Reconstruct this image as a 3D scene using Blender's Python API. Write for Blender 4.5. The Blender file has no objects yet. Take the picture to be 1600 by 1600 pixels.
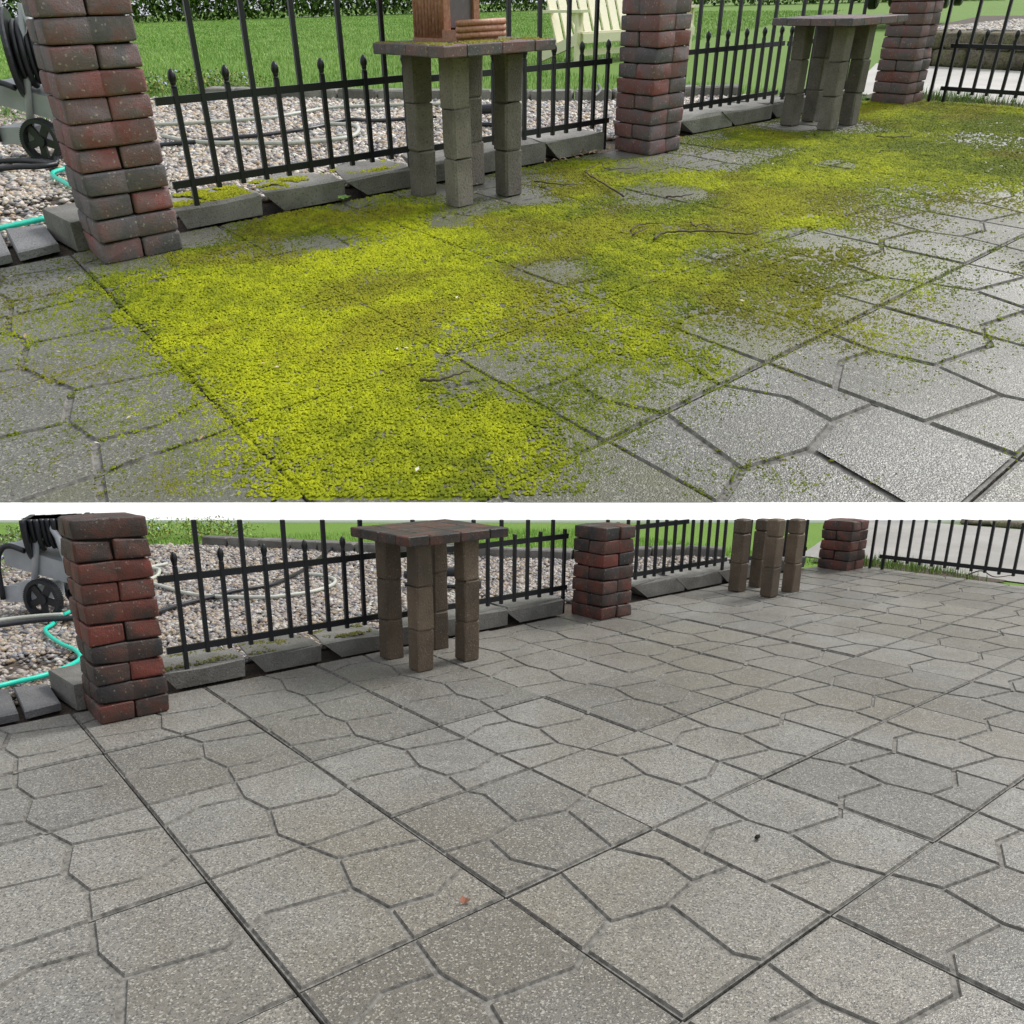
import bpy, math, random
import numpy as np
from mathutils import Matrix, Vector

# ---------------------------------------------------------------- camera, sky, sun, exposure
scene = bpy.context.scene
CAM = np.array([0.0, 0.0, 1.25811])
cam_axes = np.array([[0.999973, 0.007292, 0.0], [-0.001261, 0.172938, -0.984932], [-0.007182, 0.984906, 0.172943]])
cam_data = bpy.data.cameras.new("camera")
cam = bpy.data.objects.new("camera", cam_data)
scene.collection.objects.link(cam)
m = Matrix.Identity(4)
for i in range(3):
    for j in range(3):
        m[i][j] = cam_axes[i, j]
    m[i][3] = CAM[i]
cam.matrix_world = m
cam_data.sensor_width = 36.0
cam_data.lens = 27.0
cam_data.shift_y = 0.05625
cam_data.clip_start = 0.05
cam_data.clip_end = 5000.0
scene.camera = cam

SUN_EL, SUN_AZ = math.radians(54), math.radians(68)      # azimuth measured from +Y towards +X
world = bpy.data.worlds.new("World")
scene.world = world
world.use_nodes = True
wt = world.node_tree
for n in list(wt.nodes):
    wt.nodes.remove(n)
wo = wt.nodes.new("ShaderNodeOutputWorld")
bg = wt.nodes.new("ShaderNodeBackground")
sky = wt.nodes.new("ShaderNodeTexSky")
sky.sky_type = 'NISHITA'
sky.sun_disc = False
sky.sun_elevation = SUN_EL
sky.sun_rotation = SUN_AZ
sky.air_density = 1.0
sky.dust_density = 4.0
hsv = wt.nodes.new("ShaderNodeHueSaturation")
hsv.inputs["Saturation"].default_value = 0.28             # thin, even overcast
wt.links.new(sky.outputs[0], hsv.inputs["Color"])
cloud = wt.nodes.new("ShaderNodeMix")                     # an even cloud deck over the clear-sky gradient
cloud.data_type = 'RGBA'
cloud.inputs[0].default_value = 0.55
cloud.inputs[7].default_value = (4.6, 4.75, 5.0, 1.0)
wt.links.new(hsv.outputs[0], cloud.inputs[6])
wt.links.new(cloud.outputs[2], bg.inputs["Color"])
bg.inputs["Strength"].default_value = 0.13
wt.links.new(bg.outputs[0], wo.inputs["Surface"])

sun_data = bpy.data.lights.new("sun", 'SUN')
sun_data.energy = 1.5
sun_data.angle = math.radians(14)
sun_data.color = (1.0, 0.97, 0.92)
sun = bpy.data.objects.new("sun", sun_data)
scene.collection.objects.link(sun)
to_sun = Vector((math.sin(SUN_AZ) * math.cos(SUN_EL), math.cos(SUN_AZ) * math.cos(SUN_EL), math.sin(SUN_EL)))
sun.rotation_euler = to_sun.to_track_quat('Z', 'Y').to_euler()

vs = scene.view_settings
vs.view_transform = 'Standard'
vs.look = 'None'
vs.exposure = 0.62
vs.gamma = 1.0
vs.use_curve_mapping = False
scene.cycles.use_denoising = True
scene.cycles.max_bounces = 6

# ---------------------------------------------------------------- frames: the clean patio on the level, the mossy one on the rising ground behind it
G = 0.6                                                    # paver pitch


class Frame:
    pass


LOW = Frame()
LOW.name = 'low'
LOW.L = np.array([[7.89976e-01, -6.48334e-01, 1.96031e-02], [6.11347e-01, 7.62797e-01, -1.36257e-01], [0, 0, 1.16187]])
LOW.T = np.array([-1.27589, 2.48655, 0.0])
LOW.s = 1.0
TOP = Frame()
TOP.name = 'top'
TOP.L = np.array([[ 6.33707e+00, -5.13847e+00,  3.98060e-03], [ 5.14088e+00,  6.58652e+00, -2.87661e+00], [ 2.70654e+00,  3.21297e+00,  7.35210e+00]])
TOP.T = np.array([-8.27262, 18.78844,  3.36329])
TOP.s = 8.7
for F in (LOW, TOP):
    F.cam = np.linalg.solve(F.L, CAM - F.T)                # camera in patio coordinates


def P(u, v, z=0.0):
    return np.array([u * G, -v * G, z])


def W(F, p):
    return F.L @ np.asarray(p, float) + F.T


up_v, back_v = cam_axes[:, 1], cam_axes[:, 2]


def roof(u, v):
    """height at which things on the clean patio end (level with the top of the white kerb behind them)"""
    mvec = -1200.0 * up_v + (812 - 890.0) * back_v
    p0 = W(LOW, P(u, v)) - CAM
    dz = LOW.L[:, 2]
    return float(-(mvec @ p0) / (mvec @ dz))


rng = np.random.default_rng(7)
R = random.Random(11)
COL = scene.collection

# ---------------------------------------------------------------- mesh helpers


def add_mesh(name, verts, faces, mats, smooth=False, lc=None, col=None, fmat=None):
    me = bpy.data.meshes.new(name)
    me.from_pydata([tuple(map(float, p)) for p in verts], [], [tuple(f) for f in faces])
    for mt in mats:
        me.materials.append(mt)
    if fmat is not None:
        me.polygons.foreach_set('material_index', np.asarray(fmat, np.int32))
    if smooth:
        me.polygons.foreach_set('use_smooth', np.ones(len(me.polygons), bool))
    if lc is not None:
        at = me.attributes.new('lc', 'FLOAT_VECTOR', 'POINT')
        at.data.foreach_set('vector', np.asarray(lc, np.float32).ravel())
    if col is not None:
        at = me.attributes.new('col', 'FLOAT_COLOR', 'POINT')
        c = np.ones((len(verts), 4), np.float32)
        c[:, :3] = col
        at.data.foreach_set('color', c.ravel())
    me.update()
    return me


def big_mesh(name, verts, tris, mat, col=None, lc=None, smooth=False):
    me = bpy.data.meshes.new(name)
    nv, nt = len(verts), len(tris)
    me.vertices.add(nv)
    me.vertices.foreach_set('co', np.asarray(verts, np.float32).ravel())
    me.loops.add(nt * 3)
    me.loops.foreach_set('vertex_index', np.asarray(tris, np.int32).ravel())
    me.polygons.add(nt)
    me.polygons.foreach_set('loop_start', np.arange(0, nt * 3, 3, dtype=np.int32))
    if smooth:
        me.polygons.foreach_set('use_smooth', np.ones(nt, bool))
    me.update(calc_edges=True)
    me.materials.append(mat)
    if col is not None:
        at = me.attributes.new('col', 'FLOAT_COLOR', 'POINT')
        c = np.ones((nv, 4), np.float32)
        c[:, :3] = col
        at.data.foreach_set('color', c.ravel())
    if lc is not None:
        at = me.attributes.new('lc', 'FLOAT_VECTOR', 'POINT')
        at.data.foreach_set('vector', np.asarray(lc, np.float32).ravel())
    return me


def place(F, name, me, origin, parent=None):
    """link an object with its origin at a patio point"""
    o = bpy.data.objects.new(name, me)
    COL.objects.link(o)
    w = W(F, origin)
    o['_w'] = [float(x) for x in w]
    if parent is not None:
        o.parent = parent
        w = w - np.array(parent['_w'])
    o.location = w
    return o


def obj(F, name, verts, faces, mat, origin=(0, 0, 0), parent=None, smooth=False, lcoff=None, col=None, fmat=None):
    """a mesh from vertices given relative to origin, all in patio coordinates"""
    verts = np.asarray(verts, float)
    mats = mat if isinstance(mat, (list, tuple)) else [mat]
    lc = verts + (np.asarray(origin) if lcoff is None else np.asarray(lcoff))
    me = add_mesh(name, verts @ F.L.T, faces, mats, smooth, lc, col, fmat)
    return place(F, name, me, origin, parent)


def empty(F, name, origin):
    return place(F, name, None, origin)


def tag(o, label=None, cat=None, group=None, kind=None):
    if label:
        o['label'] = label
    if cat:
        o['category'] = cat
    if group:
        o['group'] = group
    if kind:
        o['kind'] = kind
    return o


def join(*parts):
    vs_, fs = [], []
    for v, f in parts:
        b = sum(len(x) for x in vs_)
        vs_.append(np.asarray(v, float))
        fs += [tuple(i + b for i in q) for q in f]
    return np.concatenate(vs_), fs


def box(x0, x1, y0, y1, z0, z1):
    v = [(x0, y0, z0), (x1, y0, z0), (x1, y1, z0), (x0, y1, z0), (x0, y0, z1), (x1, y0, z1), (x1, y1, z1), (x0, y1, z1)]
    f = [(3, 2, 1, 0), (4, 5, 6, 7), (0, 1, 5, 4), (1, 2, 6, 5), (2, 3, 7, 6), (3, 0, 4, 7)]
    return np.array(v, float), f


def loft(rings, cap=True):
    """closed rings of equal length"""
    n = len(rings[0])
    v = np.concatenate([np.asarray(r, float) for r in rings])
    f = []
    for k in range(len(rings) - 1):
        for i in range(n):
            j = (i + 1) % n
            f.append((k * n + i, k * n + j, (k + 1) * n + j, (k + 1) * n + i))
    if cap:
        f.append(tuple(range(n - 1, -1, -1)))
        f.append(tuple((len(rings) - 1) * n + i for i in range(n)))
    return v, f


def ring_rect(a, b, c, inset=0.0):
    """eight-point chamfered rectangle in 2D, half sizes a, b"""
    a -= inset
    b -= inset
    return [(-a + c, -b), (a - c, -b), (a, -b + c), (a, b - c), (a - c, b), (-a + c, b), (-a, b - c), (-a, -b + c)]


def cbox(sx, sy, sz, c, jit=0.0, rnd=None, ce=None):
    """chamfered block standing on z=0, centred in x,y"""
    rings = []
    ce = c if ce is None else ce
    for z, ins in ((0, ce), (ce, 0), (sz - ce, 0), (sz, ce)):
        rings.append([(x, y, z) for x, y in ring_rect(sx / 2, sy / 2, c, ins)])
    v, f = loft(rings)
    if jit:
        v = v + (rnd or rng).normal(0, jit, v.shape)
    return v, f


def brick_shape(lx, ly, lz, c, score=True, jit=0.0012):
    """tumbled paver lying along x, centred, standing on z=0, edges worn round, a faint score line round its middle"""
    xs = [(-lx / 2, c), (-lx / 2 + c * .3, c * .35), (-lx / 2 + c, 0), (-lx / 2 + c * 2.2, 0), (lx / 2 - c * 2.2, 0), (lx / 2 - c, 0), (lx / 2 - c * .3, c * .35), (lx / 2, c)]
    if score:
        xs = xs[:4] + [(-0.003, 0), (0.0, 0.0011), (0.003, 0)] + xs[4:]

    def ring(a, b, ins):
        a, b = a - ins, b - ins
        k = c * .3
        q = [(a - c, b), (a - k, b - k), (a, b - c)]
        return [(-x, -y) for x, y in q] + [(x, -y) for x, y in q[::-1]] + q[::1][::-1][::-1][::-1] + [(-x, y) for x, y in q]
    rings = []
    for x, ins in xs:
        pts = ring(ly / 2, lz / 2, ins)
        pts = sorted(pts, key=lambda p: math.atan2(p[1] / lz, p[0] / ly))
        rings.append([(x, p[0], p[1] + lz / 2) for p in pts])
    v, f = loft(rings)
    # each corner is knocked about a little on its own
    for sx in (-1, 1):
        for sy in (-1, 1):
            for sz in (-1, 1):
                w = np.exp(-((v[:, 0] - sx * lx / 2) ** 2 + (v[:, 1] - sy * ly / 2) ** 2 + (v[:, 2] - (sz + 1) * lz / 2) ** 2) / .0009)
                v -= w[:, None] * np.array([sx, sy, sz]) * abs(rng.normal(0, .004))
    v = v + rng.normal(0, jit, v.shape)
    return v, f


def rotz(v, ang):
    c, s = math.cos(ang), math.sin(ang)
    return np.asarray(v, float) @ np.array([[c, s, 0], [-s, c, 0], [0, 0, 1]])


def roty(v, ang):
    c, s = math.cos(ang), math.sin(ang)
    return np.asarray(v, float) @ np.array([[c, 0, -s], [0, 1, 0], [s, 0, c]])


def rotx(v, ang):
    c, s = math.cos(ang), math.sin(ang)
    return np.asarray(v, float) @ np.array([[1, 0, 0], [0, c, s], [0, -s, c]])


def lathe(profile, n=12):
    """profile of (r, z) turned about z"""
    rings = [[(r * math.cos(2 * math.pi * i / n), r * math.sin(2 * math.pi * i / n), z) for i in range(n)] for r, z in profile]
    return loft(rings)


def smooth_path(pts, k=8):
    pts = np.asarray(pts, float)
    q = np.vstack([2 * pts[0] - pts[1], pts, 2 * pts[-1] - pts[-2]])
    out = []
    for i in range(1, len(q) - 2):
        for t in np.linspace(0, 1, k, endpoint=False):
            a, b, c, d = q[i - 1], q[i], q[i + 1], q[i + 2]
            out.append(0.5 * ((2 * b) + (c - a) * t + (2 * a - 5 * b + 4 * c - d) * t * t + (3 * b - a - 3 * c + d) * t ** 3))
    out.append(pts[-1])
    return np.array(out)


def tube(path, r, n=8):
    path = np.asarray(path, float)
    rr = np.broadcast_to(np.asarray(r, float), (len(path),))
    t = np.gradient(path, axis=0)
    t /= np.linalg.norm(t, axis=1)[:, None] + 1e-9
    rings = []
    ref = np.array([0, 0, 1.0])
    if abs(t[0] @ ref) > 0.95:
        ref = np.array([1.0, 0, 0])
    for p, d, q in zip(path, t, rr):
        s = np.cross(d, ref)
        if np.linalg.norm(s) < 1e-3:
            s = np.cross(d, np.array([0, 1.0, 0]))
        s /= np.linalg.norm(s)
        w = np.cross(s, d)
        rings.append([p + q * (math.cos(a) * s + math.sin(a) * w) for a in np.linspace(0, 2 * math.pi, n, endpoint=False)])
    return loft(rings)


def hash2(i, j, s):
    h = (i.astype(np.int64) * 374761393 + j.astype(np.int64) * 668265263 + s * 2147483647) & 0xffffffff
    h = ((h ^ (h >> 13)) * 1274126177) & 0xffffffff
    return ((h ^ (h >> 16)) & 0xffff) / 65535.0


def vnoise(x, y, s=0):
    i, j = np.floor(x), np.floor(y)
    fx, fy = x - i, y - j
    fx, fy = fx * fx * (3 - 2 * fx), fy * fy * (3 - 2 * fy)
    a, b, c, d = hash2(i, j, s), hash2(i + 1, j, s), hash2(i, j + 1, s), hash2(i + 1, j + 1, s)
    return (a * (1 - fx) + b * fx) * (1 - fy) + (c * (1 - fx) + d * fx) * fy


def fbm(x, y, s=0, o=3):
    t, a, n = 0, 0.5, 0
    for k in range(o):
        t = t + a * vnoise(x * 2 ** k, y * 2 ** k, s + k)
        n += a
        a *= 0.5
    return t / n


def scatter(F, name, base_v, base_f, pos, scl, ang, tilt, cols, mat, smooth=False, parent=None, origin=(0, 0, 0)):
    """many small copies of a shape as one mesh (for stuff)"""
    base_v = np.asarray(base_v, float)
    N, nb = len(pos), len(base_v)
    v = np.broadcast_to(base_v, (N, nb, 3)) * scl[:, None, :]
    ct, st = np.cos(tilt)[:, None], np.sin(tilt)[:, None]
    x, y, z = v[..., 0], v[..., 1], v[..., 2]
    y, z = y * ct - z * st, y * st + z * ct
    ca, sa = np.cos(ang)[:, None], np.sin(ang)[:, None]
    v = np.stack([x * ca - y * sa, x * sa + y * ca, z], -1) + pos[:, None, :]
    lc = v.reshape(-1, 3)
    tris = (np.asarray(base_f)[None] + (np.arange(N) * nb)[:, None, None]).reshape(-1, 3)
    me = big_mesh(name, (lc - np.asarray(origin)) @ F.L.T, tris, mat, np.repeat(cols, nb, 0), lc, smooth)
    return place(F, name, me, np.asarray(origin, float), parent)


# ---------------------------------------------------------------- materials
MATS = {}


class NT:
    def __init__(self, name):
        self.m = bpy.data.materials.new(name)
        self.m.use_nodes = True
        self.t = self.m.node_tree
        self.b = self.t.nodes['Principled BSDF']

    def n(self, kind, **kw):
        nd = self.t.nodes.new('ShaderNode' + kind)
        for k, v in kw.items():
            if hasattr(nd, k) and k not in ('color',):
                try:
                    setattr(nd, k, v)
                    continue
                except Exception:
                    pass
            key = k.replace('_', ' ')
            for cand in (k, key, key.title()):
                if cand in nd.inputs:
                    nd.inputs[cand].default_value = v
                    break
        return nd

    def l(self, a, b):
        self.t.links.new(a, b)

    def lc(self):
        a = self.n('Attribute')
        a.attribute_name = 'lc'
        return a.outputs['Vector']

    def rnd(self):
        return self.n('ObjectInfo').outputs['Random']

    def off(self, vec):
        """shift texture space by the object's own random number"""
        r = self.n('VectorMath', operation='SCALE')
        c = self.n('CombineXYZ')
        o = self.rnd()
        for k in range(3):
            self.l(o, c.inputs[k])
        self.l(c.outputs[0], r.inputs[0])
        r.inputs['Scale'].default_value = 37.0
        a = self.n('VectorMath', operation='ADD')
        self.l(vec, a.inputs[0])
        self.l(r.outputs[0], a.inputs[1])
        return a.outputs[0]

    def noise(self, vec, scale, detail=3.0, rough=0.55, dist=0.0):
        nd = self.n('TexNoise')
        nd.inputs['Scale'].default_value = scale
        nd.inputs['Detail'].default_value = detail
        nd.inputs['Roughness'].default_value = rough
        nd.inputs['Distortion'].default_value = dist
        self.l(vec, nd.inputs['Vector'])
        return nd.outputs['Fac']

    def vor(self, vec, scale, feature='F1'):
        nd = self.n('TexVoronoi', feature=feature)
        nd.inputs['Scale'].default_value = scale
        self.l(vec, nd.inputs['Vector'])
        return nd

    def ramp(self, fac, stops, interp='LINEAR'):
        r = self.n('ValToRGB')
        el = r.color_ramp.elements
        r.color_ramp.interpolation = interp
        while len(el) < len(stops):
            el.new(0.5)
        for e, (p, c) in zip(el, stops):
            e.position = p
            if isinstance(c, (int, float)):
                c = (c, c, c)
            e.color = (*c, 1)
        self.l(fac, r.inputs['Fac'])
        return r.outputs['Color']

    def mix(self, fac, a, b, blend='MIX'):
        nd = self.n('Mix', data_type='RGBA', blend_type=blend)
        for val, key in ((fac, 0), (a, 6), (b, 7)):
            if isinstance(val, (int, float)):
                nd.inputs[key].default_value = val
            elif isinstance(val, tuple):
                nd.inputs[key].default_value = (*val, 1)
            else:
                self.l(val, nd.inputs[key])
        return nd.outputs[2]

    def math(self, op, a, b=0.0, c=None):
        nd = self.n('Math', operation=op)
        for val, k in ((a, 0), (b, 1), (c, 2)):
            if val is None:
                continue
            if isinstance(val, (int, float)):
                nd.inputs[k].default_value = val
            else:
                self.l(val, nd.inputs[k])
        return nd.outputs[0]

    def bump(self, height, dist, strength=1.0, prev=None):
        nd = self.n('Bump')
        nd.inputs['Strength'].default_value = strength
        nd.inputs['Distance'].default_value = dist
        self.l(height, nd.inputs['Height'])
        if prev is not None:
            self.l(prev, nd.inputs['Normal'])
        return nd.outputs[0]

    def out(self, col=None, rough=None, normal=None, **kw):
        for val, key in ((col, 'Base Color'), (rough, 'Roughness'), (normal, 'Normal')):
            if val is None:
                continue
            if isinstance(val, (int, float)):
                self.b.inputs[key].default_value = val
            elif isinstance(val, tuple):
                self.b.inputs[key].default_value = (*val, 1)
            else:
                self.l(val, self.b.inputs[key])
        for k, v in kw.items():
            self.b.inputs[k].default_value = v
        return self.m


def plain(name, col, rough=0.5, grain=0.15, gscale=40.0, metal=0.0, spec=0.5):
    def f(F):
        t = NT(name)
        v = t.lc()
        n = t.noise(v, gscale, 4)
        c = t.mix(n, tuple(x * (1 - grain) for x in col), tuple(min(1, x * (1 + grain)) for x in col))
        r = t.math('MULTIPLY_ADD', n, 0.2, rough - 0.1)
        nr = t.bump(n, 0.0012 * F.s, 0.5)
        return t.out(c, r, nr, Metallic=metal, **{'Specular IOR Level': spec})
    return f


def paver_mat(F):
    wet = F is LOW
    t = NT('paver_concrete')
    v = t.lc()
    big = t.noise(v, 1.1, 4, 0.6)
    mid = t.noise(v, 9, 4, 0.6)
    fine = t.noise(v, 170, 2, 0.6)
    va = t.vor(v, 235)
    vb = t.vor(v, 260)
    if wet:
        base = t.ramp(big, [(0.28, (0.19, 0.172, 0.14)), (0.45, (0.275, 0.265, 0.24)), (0.7, (0.345, 0.345, 0.335))])
    else:
        base = t.ramp(big, [(0.3, (0.13, 0.129, 0.118)), (0.5, (0.195, 0.193, 0.186)), (0.7, (0.26, 0.257, 0.252))])
    base = t.mix(t.math('MULTIPLY', mid, 0.45), base, (0.18, 0.17, 0.145) if wet else (0.12, 0.12, 0.095))
    tone = t.math('MULTIPLY_ADD', t.rnd(), 0.34, 0.72)
    stain = t.noise(v, 0.55, 5, 0.65, 0.6)
    base = t.mix(t.ramp(stain, [(0.44, 0.0), (0.62, 0.6)]), base, (0.19, 0.16, 0.115) if wet else (0.11, 0.11, 0.085))
    wetp = t.noise(v, 2.6, 5, 0.65, 0.8)
    base = t.mix(t.ramp(wetp, [(0.5, 0.0), (0.66, 0.4)]), base, (0.15, 0.145, 0.13) if wet else (0.09, 0.088, 0.08))
    base = t.mix(1.0, base, t.ramp(tone, [(0.0, 0.0), (1.0, 1.0)]), 'MULTIPLY')
    sep = t.n('SeparateColor')
    t.l(va.outputs['Color'], sep.inputs[0])
    w = t.ramp(sep.outputs[0], [(0.80, 0.0), (0.88, 1.0)])
    d = t.ramp(sep.outputs[1], [(0.74, 0.0), (0.84, 1.0)])
    base = t.mix(t.mix(1.0, w, (0.5, 0.5, 0.5), 'MULTIPLY'), base, (0.55, 0.53, 0.47))
    base = t.mix(t.mix(1.0, d, (0.75, 0.75, 0.75), 'MULTIPLY'), base, (0.07, 0.068, 0.065))
    base = t.mix(t.ramp(fine, [(0.35, 0.35), (0.6, 0.0)]), base, (0.10, 0.098, 0.09))
    if wet:
        rough = t.math('MULTIPLY_ADD', mid, 0.34, 0.16)
    else:
        fa = t.n('Attribute', attribute_type='OBJECT')
        fa.attribute_name = 'film'
        film = t.math('MULTIPLY', fa.outputs['Fac'], t.ramp(mid, [(0.3, 0.45), (0.65, 1.0)]))
        base = t.mix(film, base, (0.105, 0.11, 0.028))
        damp = t.noise(v, 0.9, 3, 0.5)
        rough = t.math('MULTIPLY_ADD', t.ramp(damp, [(0.38, 0.0), (0.6, 1.0)]), 0.30, 0.32)
    h = t.math('ADD', t.math('MULTIPLY', vb.outputs['Distance'], -0.6), fine)
    nr = t.bump(h, 0.0035 * F.s, 0.45 if wet else 0.6)
    return t.out(base, rough, nr, **{'Specular IOR Level': 0.5})


def groove_mat(F):
    t = NT('paver_groove')
    v = t.lc()
    n = t.noise(v, 60, 4)
    c = t.ramp(n, [(0.3, (0.085, 0.08, 0.07)), (0.7, (0.26, 0.25, 0.225))])
    return t.out(c, 0.75, t.bump(n, 0.004 * F.s, 0.8))


def brick_mat(F):
    wet = F is LOW
    t = NT('tumbled_brick')
    a = t.n('Attribute', attribute_type='OBJECT')
    a.attribute_name = 'tone'
    v = t.off(t.lc())
    big = t.noise(v, 9, 3, 0.6, 0.4)
    mid = t.noise(v, 38, 4, 0.65)
    fine = t.noise(v, 190, 3, 0.6)
    k = t.math('MULTIPLY_ADD', t.math('SUBTRACT', big, 0.5), 1.9, a.outputs['Fac'])
    if wet:
        c = t.ramp(k, [(0.05, (0.026, 0.024, 0.025)), (0.35, (0.055, 0.034, 0.028)), (0.6, (0.105, 0.036, 0.026)), (0.95, (0.165, 0.036, 0.025))])
    else:
        c = t.ramp(k, [(0.05, (0.115, 0.110, 0.125)), (0.35, (0.17, 0.13, 0.14)), (0.6, (0.215, 0.115, 0.118)), (0.95, (0.25, 0.082, 0.078))])
    dust = (0.09, 0.07, 0.06) if wet else (0.27, 0.235, 0.235)
    c = t.mix(t.ramp(mid, [(0.52, 0.0), (0.78, 0.5)]), c, dust)
    pits = t.ramp(fine, [(0.28, 1.0), (0.36, 0.0)])
    c = t.mix(t.mix(1.0, pits, (0.6, 0.6, 0.6), 'MULTIPLY'), c, (0.02, 0.018, 0.016))
    vo = t.vor(v, 170)
    sep = t.n('SeparateColor')
    t.l(vo.outputs['Color'], sep.inputs[0])
    c = t.mix(t.ramp(sep.outputs[2], [(0.972, 0.0), (0.982, 0.7)]), c, (0.40, 0.36, 0.30) if not wet else (0.2, 0.17, 0.13))
    rough = t.math('MULTIPLY_ADD', mid, 0.3, 0.38 if wet else 0.62)
    nr = t.bump(t.math('ADD', t.math('MULTIPLY', mid, 1.5), fine), 0.003 * F.s, 0.8)
    return t.out(c, rough, nr)


def block_mat(lowc, hic, name):
    def f(F):
        wet = F is LOW
        t = NT(name)
        v = t.off(t.lc())
        big = t.noise(v, 5, 4, 0.6)
        fine = t.noise(v, 110, 3, 0.65)
        k = 0.62 if wet else 1.0
        if wet and name == 'leg_concrete':
            k = 0.5
        lo_, hi_ = lowc, hic
        if wet and name == 'leg_concrete':
            lo_, hi_ = (0.17, 0.12, 0.075), (0.36, 0.26, 0.17)
        c = t.ramp(big, [(0.3, tuple(x * k for x in lo_)), (0.7, tuple(x * k for x in hi_))])
        c = t.mix(1.0, c, t.ramp(t.math('MULTIPLY_ADD', t.rnd(), 0.4, 0.6), [(0.0, 0.0), (1.0, 1.0)]), 'MULTIPLY')
        c = t.mix(t.ramp(fine, [(0.34, 0.6), (0.44, 0.0)]), c, (0.05, 0.046, 0.04))
        c = t.mix(t.ramp(fine, [(0.62, 0.0), (0.72, 0.55)]), c, (0.42, 0.40, 0.36))
        return t.out(c, 0.6 if wet else 0.85, t.bump(fine, 0.006 * F.s, 0.9))
    return f


def col_mat(name, rough, spec=0.5, bscale=None, bdist=0.0, subs=None):
    def f(F):
        t = NT(name)
        a = t.n('Attribute')
        a.attribute_name = 'col'
        c = a.outputs['Color']
        nr = None
        if bscale:
            n = t.noise(t.lc(), bscale, 3)
            c = t.mix(1.0, c, t.ramp(n, [(0.25, 0.72), (0.75, 1.0)]), 'MULTIPLY')
            nr = t.bump(n, bdist * F.s, 0.8)
        return t.out(c, rough if F is TOP else rough * 0.75, nr, **{'Specular IOR Level': spec})
    return f


def lawn_mat(F):
    t = NT('lawn_turf')
    v = t.lc()
    a = t.noise(v, 0.7, 5, 0.65)
    b = t.noise(v, 45, 3)
    c = t.ramp(b, [(0.3, (0.07, 0.15, 0.02)), (0.7, (0.17, 0.30, 0.05))])
    c = t.mix(t.math('MULTIPLY', a, 0.5), c, (0.20, 0.31, 0.07))
    return t.out(c, 0.85, t.bump(b, 0.02 * F.s, 0.8), **{'Specular IOR Level': 0.2})


def soil_mat(F):
    t = NT('gravel_soil')
    v = t.lc()
    b = t.noise(v, 60, 4, 0.7)
    c = t.ramp(b, [(0.3, (0.03, 0.022, 0.017)), (0.7, (0.13, 0.10, 0.075))])
    return t.out(c, 0.9, t.bump(b, 0.01 * F.s, 1.0))


def drive_mat(F):
    wet = F is LOW
    t = NT('driveway_concrete')
    v = t.lc()
    a = t.noise(v, 1.3, 4, 0.6)
    b = t.noise(v, 90, 3)
    k = 0.62 if wet else 0.95
    c = t.ramp(a, [(0.3, (0.42 * k, 0.40 * k, 0.37 * k)), (0.7, (0.62 * k, 0.60 * k, 0.57 * k))])
    c = t.mix(t.math('MULTIPLY', b, 0.25), c, (0.25, 0.24, 0.22))
    return t.out(c, 0.45 if wet else 0.8, t.bump(b, 0.002 * F.s, 0.6))


def stone_mat(F):
    t = NT('rough_stone')
    v = t.off(t.lc())
    a = t.noise(v, 7, 5, 0.65)
    b = t.noise(v, 40, 4, 0.7)
    c = t.ramp(a, [(0.3, (0.12, 0.10, 0.075)), (0.5, (0.24, 0.205, 0.15)), (0.75, (0.22, 0.24, 0.07))])
    c = t.mix(t.ramp(b, [(0.35, 0.7), (0.55, 0.0)]), c, (0.05, 0.045, 0.035))
    return t.out(c, 0.9, t.bump(t.math('ADD', a, b), 0.03 * F.s, 1.0))


def dowel_mat(F):
    t = NT('red_cedar')
    v = t.lc()
    w = t.n('TexWave')
    w.inputs['Scale'].default_value = 18
    w.inputs['Distortion'].default_value = 6
    t.l(v, w.inputs['Vector'])
    n = t.noise(v, 60, 4)
    c = t.ramp(n, [(0.3, (0.34, 0.14, 0.085)), (0.7, (0.60, 0.33, 0.22))])
    c = t.mix(t.math('MULTIPLY', w.outputs['Fac'], 0.3), c, (0.28, 0.10, 0.06))
    return t.out(c, 0.55, t.bump(n, 0.003 * F.s, 0.5))


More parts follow.
